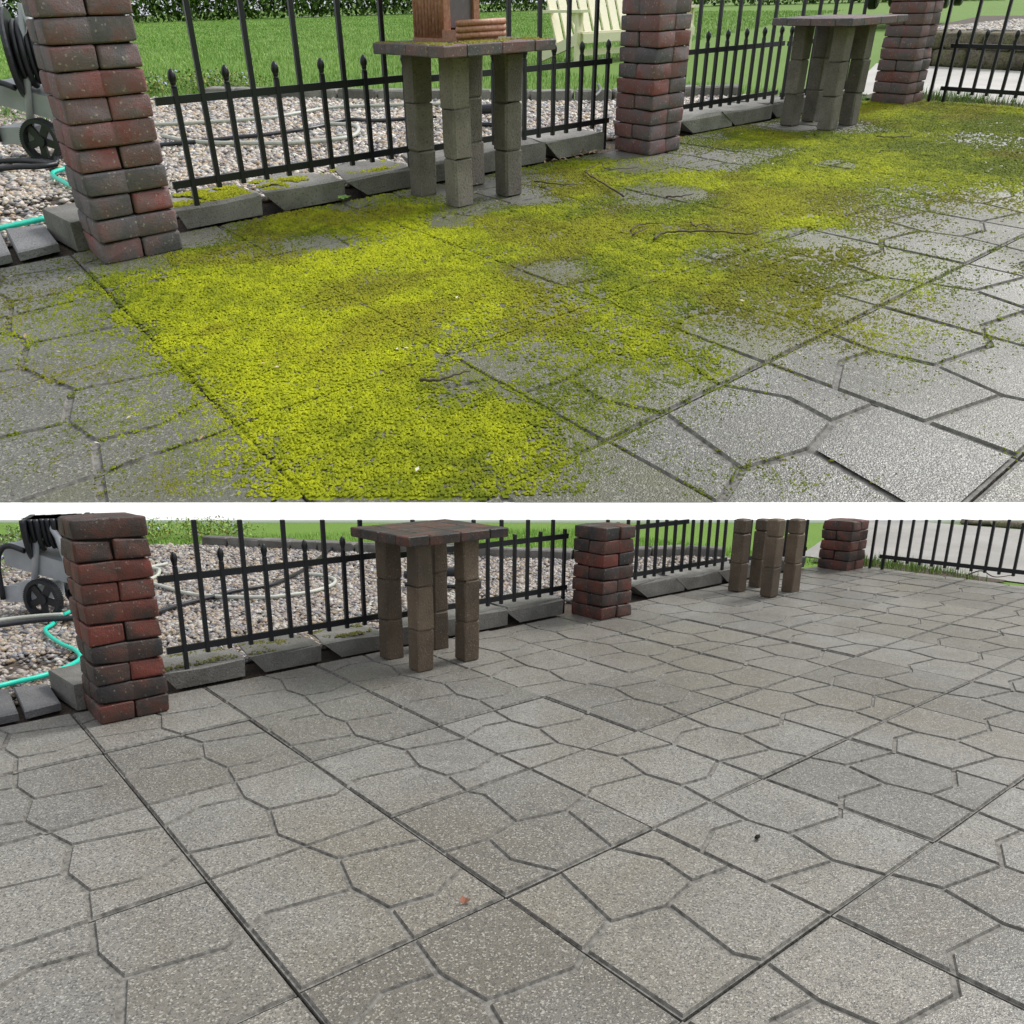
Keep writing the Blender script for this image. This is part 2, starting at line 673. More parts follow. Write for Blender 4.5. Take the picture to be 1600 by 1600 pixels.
DEFS = {
    'paver': paver_mat, 'groove': groove_mat, 'brick': brick_mat,
    'block': block_mat((0.19, 0.185, 0.165), (0.40, 0.39, 0.36), 'edging_concrete'),
    'leg': block_mat((0.165, 0.145, 0.13), (0.32, 0.285, 0.26), 'leg_concrete'),
    'slate': block_mat((0.22, 0.22, 0.23), (0.34, 0.34, 0.35), 'grey_slate'),
    'iron': plain('black_iron', (0.007, 0.0085, 0.012), 0.38, 0.3, 25),
    'core': plain('dark_core', (0.012, 0.010, 0.009), 0.95),
    'moss': col_mat('moss', 0.85, 0.15), 'pebble': col_mat('pebble', 0.62, 0.5, 70, 0.002),
    'blade': col_mat('grass_blade', 0.6, 0.3), 'leafy': col_mat('leaf', 0.55, 0.35),
    'lawn': lawn_mat, 'soil': soil_mat, 'drive': drive_mat, 'stone': stone_mat,
    'teal': plain('teal_hose', (0.02, 0.62, 0.46), 0.35, 0.08), 'white_hose': plain('pale_hose', (0.52, 0.54, 0.48), 0.45, 0.15),
    'rubber': plain('black_rubber', (0.022, 0.024, 0.030), 0.38, 0.25), 'plastic': plain('grey_plastic', (0.42, 0.44, 0.47), 0.4, 0.2, 14),
    'yellow': plain('yellow_plastic', (0.75, 0.42, 0.03), 0.4), 'cream': plain('cream_paint', (0.86, 0.81, 0.62), 0.5, 0.06, 25),
    'cedar': dowel_mat, 'glass': plain('dusty_pane', (0.16, 0.14, 0.16), 0.25, 0.3, 30),
    'white': plain('white_paint', (0.84, 0.84, 0.83), 0.6, 0.03, 3), 'bark': plain('twig_bark', (0.075, 0.055, 0.04), 0.8, 0.4, 90),
    'petal': col_mat('petal', 0.6), 'paint': plain('dark_car_paint', (0.012, 0.015, 0.024), 0.15, 0.1), 'alloy': plain('alloy', (0.6, 0.6, 0.62), 0.25, 0.05, 20, 1.0),
    'chrome': plain('car_glass', (0.02, 0.025, 0.03), 0.08, 0.1),
}


def M(key, F):
    k = (key, F.name)
    if k not in MATS:
        MATS[k] = DEFS[key](F)
    return MATS[k]


# ---------------------------------------------------------------- large structure: ground sheets, kerb, raised ground
CUT_A, CUT_B = P(-0.798, 0.967)[:2], P(1.7193, 3.1155)[:2]   # front edge of the mossy patio
CUT_D = (CUT_B - CUT_A) / np.linalg.norm(CUT_B - CUT_A)
CUT_N = np.array([-CUT_D[1], CUT_D[0]])
if CUT_N @ (P(2, -2)[:2] - CUT_A) < 0:
    CUT_N = -CUT_N


def inside(F, xy):
    """signed distance behind the front edge of the mossy patio"""
    if F is LOW:
        return np.full(np.asarray(xy).shape[:-1], 9.0)
    return (np.asarray(xy) - CUT_A) @ CUT_N


def clip(F, poly):
    if F is LOW:
        return poly
    out = []
    for i in range(len(poly)):
        a, b = np.asarray(poly[i], float), np.asarray(poly[(i + 1) % len(poly)], float)
        da, db = float(inside(F, a)), float(inside(F, b))
        if da >= 0:
            out.append(a)
        if (da >= 0) != (db >= 0):
            out.append(a + (b - a) * da / (da - db))
    return out


def sheet(F, name, uvs, z, mat, label=None):
    pts = [P(u, v)[:2] for u, v in uvs]
    pts = clip(F, pts)
    vv = [(p[0], p[1], z) for p in pts]
    a = sum(vv[i][0] * vv[(i + 1) % len(vv)][1] - vv[(i + 1) % len(vv)][0] * vv[i][1] for i in range(len(vv)))
    f = list(range(len(vv)))
    o = obj(F, name, vv, [f if a > 0 else f[::-1]], M(mat, F))
    tag(o, label, kind='structure')
    return o


# level lawn of the clean patio, out to the horizon
me = add_mesh('lawn_ground', [(-900, -900, -0.035), (900, -900, -0.035), (900, 900, -0.035), (-900, 900, -0.035)], [(0, 1, 2, 3)], [M('lawn', LOW)],
              lc=[(-900, -900, 0), (900, -900, 0), (900, 900, 0), (-900, 900, 0)])
o = bpy.data.objects.new('lawn_ground', me)
COL.objects.link(o)
tag(o, 'level green lawn around the clean patio', kind='structure')

# the rising ground that carries the mossy patio, a solid bank
EDGE_L, EDGE_R = CUT_A - CUT_D * 14, CUT_B + CUT_D * 26
far = 170.0
corn = [EDGE_L, EDGE_R, EDGE_R + CUT_N * far + CUT_D * 90, EDGE_L + CUT_N * far - CUT_D * 60]
tops = [W(TOP, (c[0], c[1], -0.035)) for c in corn]
lcs = [(c[0], c[1], 0) for c in corn]
vv = [tuple(p) for p in tops] + [(p[0], p[1], -1.0) for p in tops]
me = add_mesh('hillside_lawn', vv, [(0, 1, 2, 3), (0, 4, 5, 1), (1, 5, 6, 2), (2, 6, 7, 3), (3, 7, 4, 0)], [M('lawn', TOP)], lc=lcs + lcs)
o = bpy.data.objects.new('hillside_lawn', me)
COL.objects.link(o)
tag(o, 'rising lawn behind the mossy patio', kind='structure')

# white kerb between the level ground and the mossy patio
kf = np.array([[-17.894, 12.608], [14.867, 10.431]])
ke = np.array([[-18.31329,  12.95199,   0.23542], [ 16.20086,  11.40673,   0.12157]])     # front edge of the mossy paving
t0, t1 = -0.6, 1.6
prof = []
for t in np.linspace(t0, t1, 24):
    f2 = kf[0] + (kf[1] - kf[0]) * t
    e = ke[0] + (ke[1] - ke[0]) * t
    zt = e[2] + 0.028
    ly = max(e[1] - 0.035, f2[1] + 0.06)
    prof.append([(f2[0], f2[1], -0.2), (f2[0], f2[1] + 0.002, 0.004), (f2[0], ly - 0.02, zt - 0.012), (e[0], ly, zt), (e[0], ly + 0.07, zt), (e[0], ly + 0.10, -0.2)])
v, f = loft(prof)
me = add_mesh('white_kerb', v, f, [M('white', LOW)], lc=v)
o = bpy.data.objects.new('white_kerb', me)
COL.objects.link(o)
tag(o, 'long white painted kerb between the clean patio and the mossy patio', kind='structure')

BORDER = [(3.3, -11.7), (4.12, -11.04), (4.91, -9.73), (5.97, -8.0), (6.67, -7.1), (7.49, -5.85), (8.1, -5.0), (9.49, -4.27), (9.93, -3.99), (10.3, -3.2), (10.3, -2.0)]
for F in (LOW, TOP):
    kind = 'clean' if F is LOW else 'mossy'
    sheet(F, 'gravel_bed', [(-9, -2.0), (-9, -16), (2.2, -16), (2.6, -12.6)] + BORDER, -0.018, 'soil', 'soil and gravel bed behind the %s patio' % kind)
    sheet(F, 'patio_bed', [(-9, -2.0), (11.0, -2.0), (11.0, 10), (-9, 10)], -0.019, 'soil', 'dark sand bed under the %s patio' % kind)
    if F is LOW:
        sheet(F, 'driveway', [(11.5, -2.9), (18.4, -5.5), (18.4, 12), (11.5, 12)], -0.020, 'drive', 'pale wet concrete driveway beyond the clean patio')
    else:
        sheet(F, 'driveway', [(11.5, -2.9), (16.9, -5.2), (16.3, 0), (16.3, 8), (11.5, 8)], -0.020, 'drive', 'pale concrete driveway beyond the mossy patio')
        sheet(F, 'road', [(45, -98), (125, -80), (128, -84), (45, -104)], -0.025, 'drive', 'pale road at the far end of the lawn')

# ---------------------------------------------------------------- where the moss grows
ANCH = np.array([(-0.27, -1.51, 0.15), (-0.42, -0.61, 0.3), (-0.27, -0.07, 0.3), (-0.58, 0.31, 0.1), (-0.52, 0.86, 0.06), (-0.16, 0.53, 0.35), (-0.19, 1.04, 0.15), (-0.23, 1.37, 0.3), (-0.07, 1.36, 0.5), (-0.55, -0.32, 0.2), (-0.72, 0.95, 0.03), (-0.3, 0.41, 0.3), (-0.33, 0.91, 0.12), (-0.03, 0.86, 0.4), (0.08, -1.18, 0.6), (-0.11, -0.8, 0.35), (0.11, -0.6, 0.85), (0.43, -0.86, 0.95), (0.6, -1.37, 0.8), (0.89, -1.82, 0.1), (0.6, -1.77, 0.05), (0.73, -1.76, 0.08), (-0.12, -1.6, 0.2), (-0.2, -1.94, 0.15), (0.24, -1.53, 0.1), (0.42, -1.45, 0.35), (1.06, -1.66, 0.7), (1.41, -1.67, 0.95), (1.74, -1.6, 0.95), (2.16, -1.75, 0.35), (2.17, -1.46, 0.8), (2.33, -1.44, 0.95), (2.33, -0.91, 0.15), (2.63, -1.0, 0.0), (2.82, -1.71, 0.0), (3.25, -1.29, 0.0), (2.63, -0.75, 0.85), (2.09, -0.57, 0.95), (3.02, -0.63, 0.95), (3.63, -0.91, 0.85), (3.64, -1.24, 0.5), (3.17, -0.99, 0.03), (3.24, -1.63, 0.0), (2.48, -1.49, 0.4), (2.02, -1.82, 0.3), (0.68, -0.49, 0.97), (1.23, -0.79, 0.9), (1.33, -1.02, 0.05), (1.54, -0.5, 0.85), (1.18, -0.18, 0.75), (0.66, 0.15, 0.97), (1.08, 0.28, 0.97), (1.63, 0.09, 0.98), (1.72, 0.47, 0.85), (2.09, 0.43, 0.1), (2.2, 0.12, 0.7), (2.07, -1.04, 0.9), (0.43, -0.31, 0.97), (0.47, 0.19, 0.97), (0.3, 0.04, 0.92), (0.52, 0.9, 0.95), (0.19, 0.34, 0.85), (0.24, 0.73, 0.9), (0.53, 0.64, 0.97), (0.62, 1.06, 0.9), (0.73, 0.63, 0.9), (0.93, 1.0, 0.6), (1.0, 1.24, 0.12), (1.1, 0.96, 0.6), (1.32, 1.06, 0.6), (1.3, 1.32, 0.5), (1.02, 1.56, 0.45), (0.83, 1.33, 0.5), (0.85, 1.56, 0.95), (0.55, 1.43, 0.97), (0.38, 1.28, 0.97), (0.14, 1.32, 0.9), (0.24, 1.62, 0.85), (0.08, 1.64, 0.85), (0.56, 1.62, 0.95), (0.7, 1.75, 0.9), (0.86, 1.82, 0.65), (0.95, 1.9, 0.35), (1.1, 1.91, 0.4), (1.35, 1.85, 0.45), (1.36, 1.63, 0.4), (1.65, 1.8, 0.5), (1.83, 1.8, 0.6), (1.6, 1.21, 0.65), (1.72, 1.52, 0.7), (2.21, 1.42, 0.55), (2.15, 1.13, 0.85), (1.95, 0.95, 0.6), (0.13, 1.06, 0.9), (0.03, 1.44, 0.85), (0.38, 1.64, 0.9), (0.44, 1.79, 0.85), (-0.04, 1.16, 0.6), (2.53, 0.06, 0.85), (3.0, 0.08, 0.9), (2.73, 0.61, 0.85), (2.97, 0.66, 0.9), (2.99, 0.85, 0.4), (2.48, 1.03, 0.9), (2.53, 1.34, 0.85), (2.24, 1.67, 0.4), (2.06, 1.91, 0.1), (2.51, 1.81, 0.5), (2.9, 1.41, 0.85), (2.88, 1.66, 0.6), (2.6, 1.9, 0.55), (2.84, 2.0, 0.12), (3.23, 1.72, 0.4), (3.58, 1.4, 0.6), (3.62, 1.78, 0.35), (3.25, 2.13, 0.5), (3.14, 2.27, 0.2), (2.68, 2.18, 0.5), (2.7, 2.29, 0.3), (3.27, 2.27, 0.1), (4.01, 1.81, 0.2), (3.68, 2.26, 0.04), (2.73, 2.5, 0.0), (2.13, 2.23, 0.03), (2.19, 2.11, 0.12), (1.73, 2.19, 0.0), (1.3, 2.21, 0.0), (1.96, 2.59, 0.0), (1.71, 2.93, 0.0), (1.0, 2.17, 0.02), (1.38, 2.02, 0.12), (1.57, 2.43, 0.0), (2.41, 2.78, 0.0), (4.08, -0.97, 0.9), (4.08, -0.46, 0.08), (4.12, -0.33, 0.0), (5.31, -0.9, 0.08), (5.69, -0.97, 0.03), (6.09, -0.8, 0.1), (4.68, -0.55, 0.8), (4.73, -1.2, 0.15), (4.44, -1.58, 0.7), (5.08, -1.86, 0.0), (4.74, -0.13, 0.9), (3.88, 0.21, 0.75), (4.37, 0.42, 0.9), (5.51, -0.08, 0.9), (6.93, -1.29, 0.9), (6.37, -1.3, 0.8), (6.1, -0.31, 0.85), (6.12, -0.06, 0.1), (5.51, 0.29, 0.85), (6.46, 0.07, 0.8), (7.34, -0.84, 0.45), (7.69, -1.45, 0.0), (7.91, -0.86, 0.08), (8.06, -1.18, 0.0), (7.65, -0.49, 0.9), (9.0, -0.72, 0.9), (9.8, -0.63, 0.75), (9.61, -0.03, 0.4), (7.5, 0.19, 0.45), (8.24, 0.44, 0.25), (7.05, 0.68, 0.75), (6.98, 1.04, 0.55), (6.23, 0.66, 0.65), (5.64, 0.78, 0.4), (5.77, 1.22, 0.55), (5.76, 1.5, 0.2), (4.85, 1.4, 0.12), (4.99, 1.76, 0.04), (4.54, 1.09, 0.45), (4.38, 0.94, 0.65), (4.86, 1.16, 0.4), (3.91, 1.12, 0.1), (4.07, 0.88, 0.8), (4.33, 1.75, 0.1), (5.45, -1.57, 0.1), (6.09, -1.77, 0.3), (6.51, -1.74, 0.2)])


def coverage(u, v):
    a = ANCH
    out = np.zeros(u.shape)
    for i in range(0, len(u), 20000):
        # pixels far away are foreshortened along the depth axis, so weight by distance to camera
        du = u[i:i + 20000, None] - a[None, :, 0]
        dv = v[i:i + 20000, None] - a[None, :, 1]
        w = 1.0 / (du * du + dv * dv + .012) ** 1.7
        out[i:i + 20000] = (w * a[None, :, 2]).sum(1) / w.sum(1)
    return out


# ---------------------------------------------------------------- pavers
MOULD = {'T': (.5, 0), 'n1': (.46, .25), 'n2': (.51, .49), 'n4': (.43, .78), 'B': (.5, 1), 'm1': (.24, .21), 'L1': (0, .32), 'n3': (.89, .56), 'R': (1, .5), 'L2': (0, .68),
         'a': (0, 0), 'b': (1, 0), 'c': (1, 1), 'd': (0, 1)}
FACETS = [('a', 'T', 'n1', 'm1', 'L1'), ('L1', 'm1', 'n1', 'n2', 'n4', 'L2'), ('L2', 'n4', 'B', 'd'), ('T', 'b', 'R', 'n3', 'n2', 'n1'), ('n2', 'n3', 'R', 'c', 'B', 'n4')]


def turn(p, k):
    x, y = p
    for _ in range(k % 4):
        x, y = 1 - y, x
    return x, y


def inset_poly(poly, d):
    """move every edge inwards by d (list of per-edge distances), mitred; poly is anticlockwise"""
    n = len(poly)
    pts = [np.asarray(p, float) for p in poly]
    out = []
    for i in range(n):
        p0, p1, p2 = pts[i - 1], pts[i], pts[(i + 1) % n]
        e1, e2 = p1 - p0, p2 - p1
        e1, e2 = e1 / np.linalg.norm(e1), e2 / np.linalg.norm(e2)
        n1, n2 = np.array([-e1[1], e1[0]]), np.array([-e2[1], e2[0]])
        d1, d2 = d[i - 1], d[i]
        cr = e1[0] * e2[1] - e1[1] * e2[0]
        if abs(cr) < 0.08:
            out.append(p1 + (n1 * d1 + n2 * d2) / 2)
            continue
        q1, q2 = p1 + n1 * d1, p1 + n2 * d2
        t = ((q2 - q1)[0] * e2[1] - (q2 - q1)[1] * e2[0]) / cr
        out.append(q1 + e1 * t)
    return out


ROT = {(1, 1): 3, (1, 2): 1}                             # two pavers laid crosswise, the rest turned end for end
for u in range(-5, 11):
    for v in range(-2, 8):
        ROT.setdefault((u, v), 0 if (u + v) % 2 == 0 else 2)


PAV = {}


def paver_mesh(F, u, v, k, gap=0.003):
    vv, ff, fm = [], [], []

    def addring(pts, z):
        b = len(vv)
        vv.extend((p[0], p[1], z) for p in pts)
        return b
    gw = 0.0070
    x0, x1, y0, y1 = u * G + gap, (u + 1) * G - gap, -(v + 1) * G + gap, -v * G - gap
    plate = clip(F, [(x0, y0), (x1, y0), (x1, y1), (x0, y1)])
    if len(plate) < 3:
        return None
    b = addring(plate, -0.0067)
    c = addring(plate, -0.055)
    n = len(plate)
    ff.append(tuple(range(b, b + n)))
    fm.append(1)
    for i in range(n):
        j = (i + 1) % n
        ff.append((b + j, b + i, c + i, c + j))
        fm.append(1)
    for fc in FACETS:
        names = list(fc)
        pts = []
        for q in names:
            x, y = turn(MOULD[q], k)
            jx, jy = (hash((u, v, q)) % 100 / 100 - .5) * .0, 0
            pts.append(np.array([(u + x) * G, -(v + y) * G]))
        area = sum(pts[i][0] * pts[(i + 1) % len(pts)][1] - pts[(i + 1) % len(pts)][0] * pts[i][1] for i in range(len(pts)))
        if area < 0:
            pts = pts[::-1]
        ds = []
        for i in range(len(pts)):
            a, bb = pts[i], pts[(i + 1) % len(pts)]
            def onb(p):
                s = set()
                if abs(p[0] - u * G) < 1e-6: s.add('l')
                if abs(p[0] - (u + 1) * G) < 1e-6: s.add('r')
                if abs(p[1] + v * G) < 1e-6: s.add('t')
                if abs(p[1] + (v + 1) * G) < 1e-6: s.add('b')
                return s
            ds.append(gap + R.uniform(0.002, 0.0065) if onb(a) & onb(bb) else gw * R.choice((.45, .8, 1.0, 1.15, 1.2)))
        low = inset_poly(pts, ds)
        top = inset_poly(pts, [d + 0.0035 for d in ds])
        low, top = clip(F, low), clip(F, top)
        if len(top) < 3 or len(low) < 3:
            continue
        if len(low) == len(top):
            a = addring(low, -0.0065)
            t = addring(top, 0.0)
            m_ = len(low)
            for i in range(m_):
                j = (i + 1) % m_
                ff.append((a + i, a + j, t + j, t + i))
                fm.append(1)
            ff.append(tuple(range(t, t + m_)))
            fm.append(0)
        else:
            t = addring(top, 0.0)
            ff.append(tuple(range(t, t + len(top))))
            fm.append(0)
    return np.array(vv), ff, fm


for F in (LOW, TOP):
    kind = 'clean' if F is LOW else 'mossy'
    patio = empty(F, '%s_patio' % kind, P(0, 0))
    tag(patio, 'clean wet grey concrete patio of square stamped pavers' if F is LOW else 'moss covered grey concrete patio of square stamped pavers', kind='structure')
    for u in range(-5, 11):
        for v in range(-2, 8):
            r = paver_mesh(F, u, v, ROT[(u, v)])
            if r is None:
                continue
            vv, ff, fm = r
            cx, cy = (u + .5) * G, -(v + .5) * G
            tx, ty, dz = R.gauss(0, .0035), R.gauss(0, .0035), R.gauss(0, .0016)
            vv[:, 2] += (vv[:, 0] - cx) * tx + (vv[:, 1] - cy) * ty + dz
            PAV[F.name, u, v] = (cx, cy, tx, ty, dz)
            org = np.array([cx, cy, 0])
            pv = obj(F, 'paver', vv - org, ff, [M('paver', F), M('groove', F)], org, patio, fmat=fm)
            if F is TOP:
                pv['film'] = float(min(.75, coverage(np.array([u + .5]), np.array([v + .5]))[0]))

# ---------------------------------------------------------------- brick pillars
S, HC = 0.295, 0.080
BR = {}
for F in (LOW, TOP):
    for axis in (0, 1):
        lst = []
        for k in range(7):
            v, f = brick_shape(S, S / 2 - 0.0015, HC - 0.002, 0.0068, True, 0.0009)
            if axis:
                v = rotz(v, math.pi / 2)
            lst.append(add_mesh('brick', v @ F.L.T, f, [M('brick', F)], True, v))
        BR[F.name, axis] = lst


def pillar(F, name, u, v, courses, tones, label, group):
    """tones: per course (first, second) brick; odd courses run front to back"""
    p = empty(F, name, P(u, v) + np.array([S / 2, S / 2, 0]))
    c0 = P(u, v) + np.array([S / 2, S / 2, 0])
    vv, f = box(-S / 2 + .025, S / 2 - .025, -S / 2 + .025, S / 2 - .025, 0.001, courses * HC - .03)
    obj(F, 'core', vv, f, M('core', F), c0, p)
    for c in range(courses):
        tn = tones[c] if c < len(tones) else (R.uniform(.1, .9), R.uniform(.1, .9))
        for k in (0, 1):
            s = (-1 if k == 0 else 1) * S / 4
            axis = 1 if c % 2 == 0 else 0
            d = np.array([s, 0, c * HC]) if axis else np.array([0, s, c * HC])
            d[:2] += [R.uniform(-.004, .004), R.uniform(-.004, .004)]
            b = place(F, 'brick', R.choice(BR[F.name, axis]), c0 + d, p)
            b['tone'] = float(.48 + (tn[k] - .5) * .72)
    tag(p, label, 'pillar', group)
    return p


T1 = [(.6, .3), (.12, .2), (.15, .9), (.13, .2), (.85, .55), (.72, .6), (.7, .66), (.8, .6), (.35, .4), (.32, .4), (.5, .7)]
T2 = [(.48, .38), (.35, .5), (.55, .5), (.3, .62), (.8, .15), (.7, .25), (.1, .45), (.72, .35), (.5, .35), (.3, .6)]
T3 = [(.4, .5), (.3, .55), (.7, .4), (.2, .5), (.45, .6), (.25, .5), (.4, .8), (.3, .4)]
gname = {'low': 'brick pillars of the clean patio', 'top': 'brick pillars of the mossy patio'}
for F in (LOW, TOP):
    for u, v, tn, where in ((0.11, -1.54, T1, 0), (5.22, -1.52, T2, 1), (10.33, -1.42, T3, 2)):
        if F is LOW:
            n = max(3, int(roof(u + .1, v - .1) / HC + 0.2))
            lab = ['wet dark red brick pillar at the left end of the clean patio', 'short wet brick pillar in the middle of the clean patio fence', 'lowest wet brick pillar, beside the driveway of the clean patio'][where]
        else:
            n = 18
            lab = ['large weathered brick pillar at the left end of the mossy patio', 'weathered brick pillar in the middle of the mossy patio fence', 'weathered brick pillar beside the driveway of the mossy patio'][where]
        # the second listed brick of even courses is the rear one, the first the front one
        pillar(F, 'brick_pillar', u, v, n, tn, lab, gname[F.name])

# ---------------------------------------------------------------- iron fences
BAR = 0.0105


def bar_mesh(F, h):
    key = ('bar', F.name, round(h, 3))
    if key not in BR:
        v, f = cbox(2 * BAR, 2 * BAR, h, 0.0015)
        BR[key] = add_mesh('picket', v @ F.L.T, f, [M('iron', F)], False, v)
    return BR[key]


def finial_mesh(F):
    key = ('fin', F.name)
    if key not in BR:
        v, f = lathe([(.011, 0), (.0125, .002), (.0125, .006), (.0105, .008), (.0105, .013), (.0125, .015), (.0125, .019), (.012, .021), (.0158, .030), (.0170, .039), (.0158, .050), (.0118, .060), (.005, .068), (.0008, .070)], 12)
        BR[key] = add_mesh('finial', v @ F.L.T, f, [M('iron', F)], True, v)
    return BR[key]


def fence(F, name, a, b, count, first_short, ztop, zbot, feet, label, group, zbase=0.0, rail_over=0.03):
    """a run of alternating short finialled and tall plain pickets on two rails, from patio point a to b"""
    A, B = np.array([*P(*a)[:2], 0]), np.array([*P(*b)[:2], 0])
    d = (B - A) / np.linalg.norm(B - A)
    root = empty(F, name, A)
    tag(root, label, 'fence', group)
    ln = np.linalg.norm(B - A)
    ang = math.atan2(d[1], d[0])
    for zc in (ztop, zbot):
        x1 = ln + rail_over
        if F is LOW:
            for t in np.linspace(0, ln, 200):
                q = A + d * t
                if roof(q[0] / G, -q[1] / G) < zc + .012:
                    x1 = max(t, 0.02)
                    break
        if x1 < .1:
            continue
        vv, f = box(-rail_over, x1, -0.008, 0.008, -0.015, 0.015)
        obj(F, 'rail', rotz(vv, ang), f, M('iron', F), A + np.array([0, 0, zc]), root)
    for i in range(count):
        q = A + d * ln * i / (count - 1)
        short = (i % 2 == 0) == first_short
        z0 = feet.get(i, zbot - 0.035)
        ht = roof(q[0] / G, -q[1] / G) if F is LOW else 99
        z1 = ztop + 0.045 if short else 1.25
        cut = z1 > ht - (0.085 if short else 0)
        z1 = min(z1, ht)
        if z1 - z0 < .05:
            continue
        pk = place(F, 'picket', bar_mesh(F, z1 - z0), q + np.array([0, 0, z0]), root)
        if short and not cut:
            place(F, 'finial', finial_mesh(F), q + np.array([0, 0, z1 - .001]), pk)
    if F is TOP:
        vv, f = box(-rail_over, ln + rail_over, -0.008, 0.008, -0.015, 0.015)
        obj(F, 'rail', rotz(vv, ang), f, M('iron', F), A + np.array([0, 0, 1.2]), root)
    return root


for F in (LOW, TOP):
    k = 'clean' if F is LOW else 'mossy'
    g = 'black iron fence panels of the %s patio' % k
    fence(F, 'iron_fence', (0.91, -2.1), (2.77, -2.1), 11, True, .497, .178, {0: .07, 10: .055}, 'black iron fence panel next to the left brick pillar of the %s patio' % k, g, rail_over=.085)
    fence(F, 'iron_fence', (2.97, -2.1), (5.17, -2.1), 13, True, .485, .165, {12: 0.0}, 'black iron fence panel behind the nearer block table of the %s patio' % k, g)
    fence(F, 'iron_fence', (5.86, -2.1), (8.18, -2.1), 14, False, .49, .172, {13: 0.0}, 'black iron fence panel right of the middle brick pillar of the %s patio' % k, g, rail_over=.05)
    fence(F, 'iron_fence', (8.4, -2.1), (10.25, -2.1), 11, True, .485, .15, {10: 0.0}, 'black iron fence panel behind the far table of the %s patio' % k, g)
    fence(F, 'iron_gate', (10.88, -1.16), (10.88, 1.12), 14, True, .41, .108, {0: 0.0}, 'black iron gate panel along the driveway edge of the %s patio' % k, g, rail_over=.04)
    gp = empty(F, 'gate_post', P(10.86, -1.34))
    hgt = 1.3 if F is TOP else roof(10.86, -1.34)
    place(F, 'picket', bar_mesh(F, hgt), P(10.86, -1.34), gp)
    tag(gp, 'thin black iron post between the far pillar and gate of the %s patio' % k, 'post')

# ---------------------------------------------------------------- wedge edging blocks
BLOCKS = [(0.80, 1.38, .10), (1.56, 2.10, .16), (2.31, 2.78, .2), (3.0, 3.45, .15), (3.55, 4.32, .2), (4.5, 5.14, .2), (5.78, 6.02, .05), (6.62, 7.35, .28), (7.42, 8.16, .3), (8.3, 8.95, .25), (9.1, 9.7, .2), (9.8, 10.25, .2)]
ORD = 'first second third fourth fifth sixth seventh eighth ninth tenth eleventh twelfth'.split()
for F in (LOW, TOP):
    k = 'clean' if F is LOW else 'mossy'
    for i, (a, b, lean) in enumerate(BLOCKS):
        h = .088 if i < 3 else .10
        vf, vb = -2.07, -2.62
        c0 = P((a + b) / 2, vf)
        ring = []
        for z, ua, ub, e in ((0.0, a, b, 0), (h - .008, a - lean * .9, b + .0, 0), (h, a - lean + .02, b - .015, .012)):
            q = [P(ua, vf - e / G), P((ua + ub) / 2, vf - e / G), P(ub, vf - e / G), P(ub + .05, (vf + vb) / 2), P(ub - .03, vb), P((ua + ub) / 2 + .03, vb), P(ua + .12, vb), P(ua + .06, (vf + vb) / 2)]
            ring.append([(p[0] - c0[0], p[1] - c0[1], z) for p in q])
        v, f = loft(ring)
        v = v + rng.normal(0, .0065, v.shape) * (v[:, 2:] > 0)
        o = obj(F, 'edging_block', v, f, M('block', F), c0, lcoff=(a, b, 0))
        state = ('mossy topped ' if i < 3 and F is TOP else '')
        tag(o, '%swedge block edging the %s patio, %s from the left pillar' % (state, k, ORD[i]), 'edging block', 'wedge blocks edging the %s patio' % k)
    # block behind the left pillar and the flat slates beside it
    c0 = P(0.1, -2.05)
    q0 = [P(0.05, -2.02), P(0.45, -2.05), P(0.55, -2.75), P(-0.02, -2.62)]
    ring = [[(p[0] - c0[0], p[1] - c0[1], z) for p in q0] for z in (0, .105)]
    ring.append([(p[0] * .95, p[1] * .95, .112) for p in [np.array(x) for x in ring[0]]])
    v, f = loft(ring)
    o = obj(F, 'edging_block', v, f, M('block', F), c0)
    tag(o, 'plain concrete block wedged behind the left brick pillar of the %s patio' % k, 'edging block')
    for j, (qq, lab) in enumerate((([(-0.29, -2.06), (-0.04, -2.12), (-0.02, -2.72), (-0.26, -2.8)], 'pale flat slate just left of the brick pillar, %s patio'), ([(-0.62, -2.04), (-0.33, -2.06), (-0.3, -2.78), (-0.6, -2.85)], 'pale flat slate at the picture edge left of the pillar, %s patio'))):
        c0 = P(*qq[0])
        ring = [[(P(*p)[0] - c0[0], P(*p)[1] - c0[1], z) for p in qq] for z in (0, .03)]
        cc = np.mean(np.array(ring[1]), 0)
        ring.append([tuple(cc + (np.array(p) - cc) * .94 + np.array([0, 0, .006])) for p in ring[1]])
        v, f = loft(ring)
        o = obj(F, 'flat_slate', v + np.array([0, 0, 0.0]), f, M('slate', F), c0)
        tag(o, lab % k, 'slate')

# ---------------------------------------------------------------- block tables
LEGM, TOPM = {}, {}
for F in (LOW, TOP):
    lst = []
    for k in range(5):
        v, f = cbox(.100, .100, .2038, .008, .0026, None, .006)
        lst.append(add_mesh('leg_block', v @ F.L.T, f, [M('leg', F)], False, v))
    LEGM[F.name] = lst


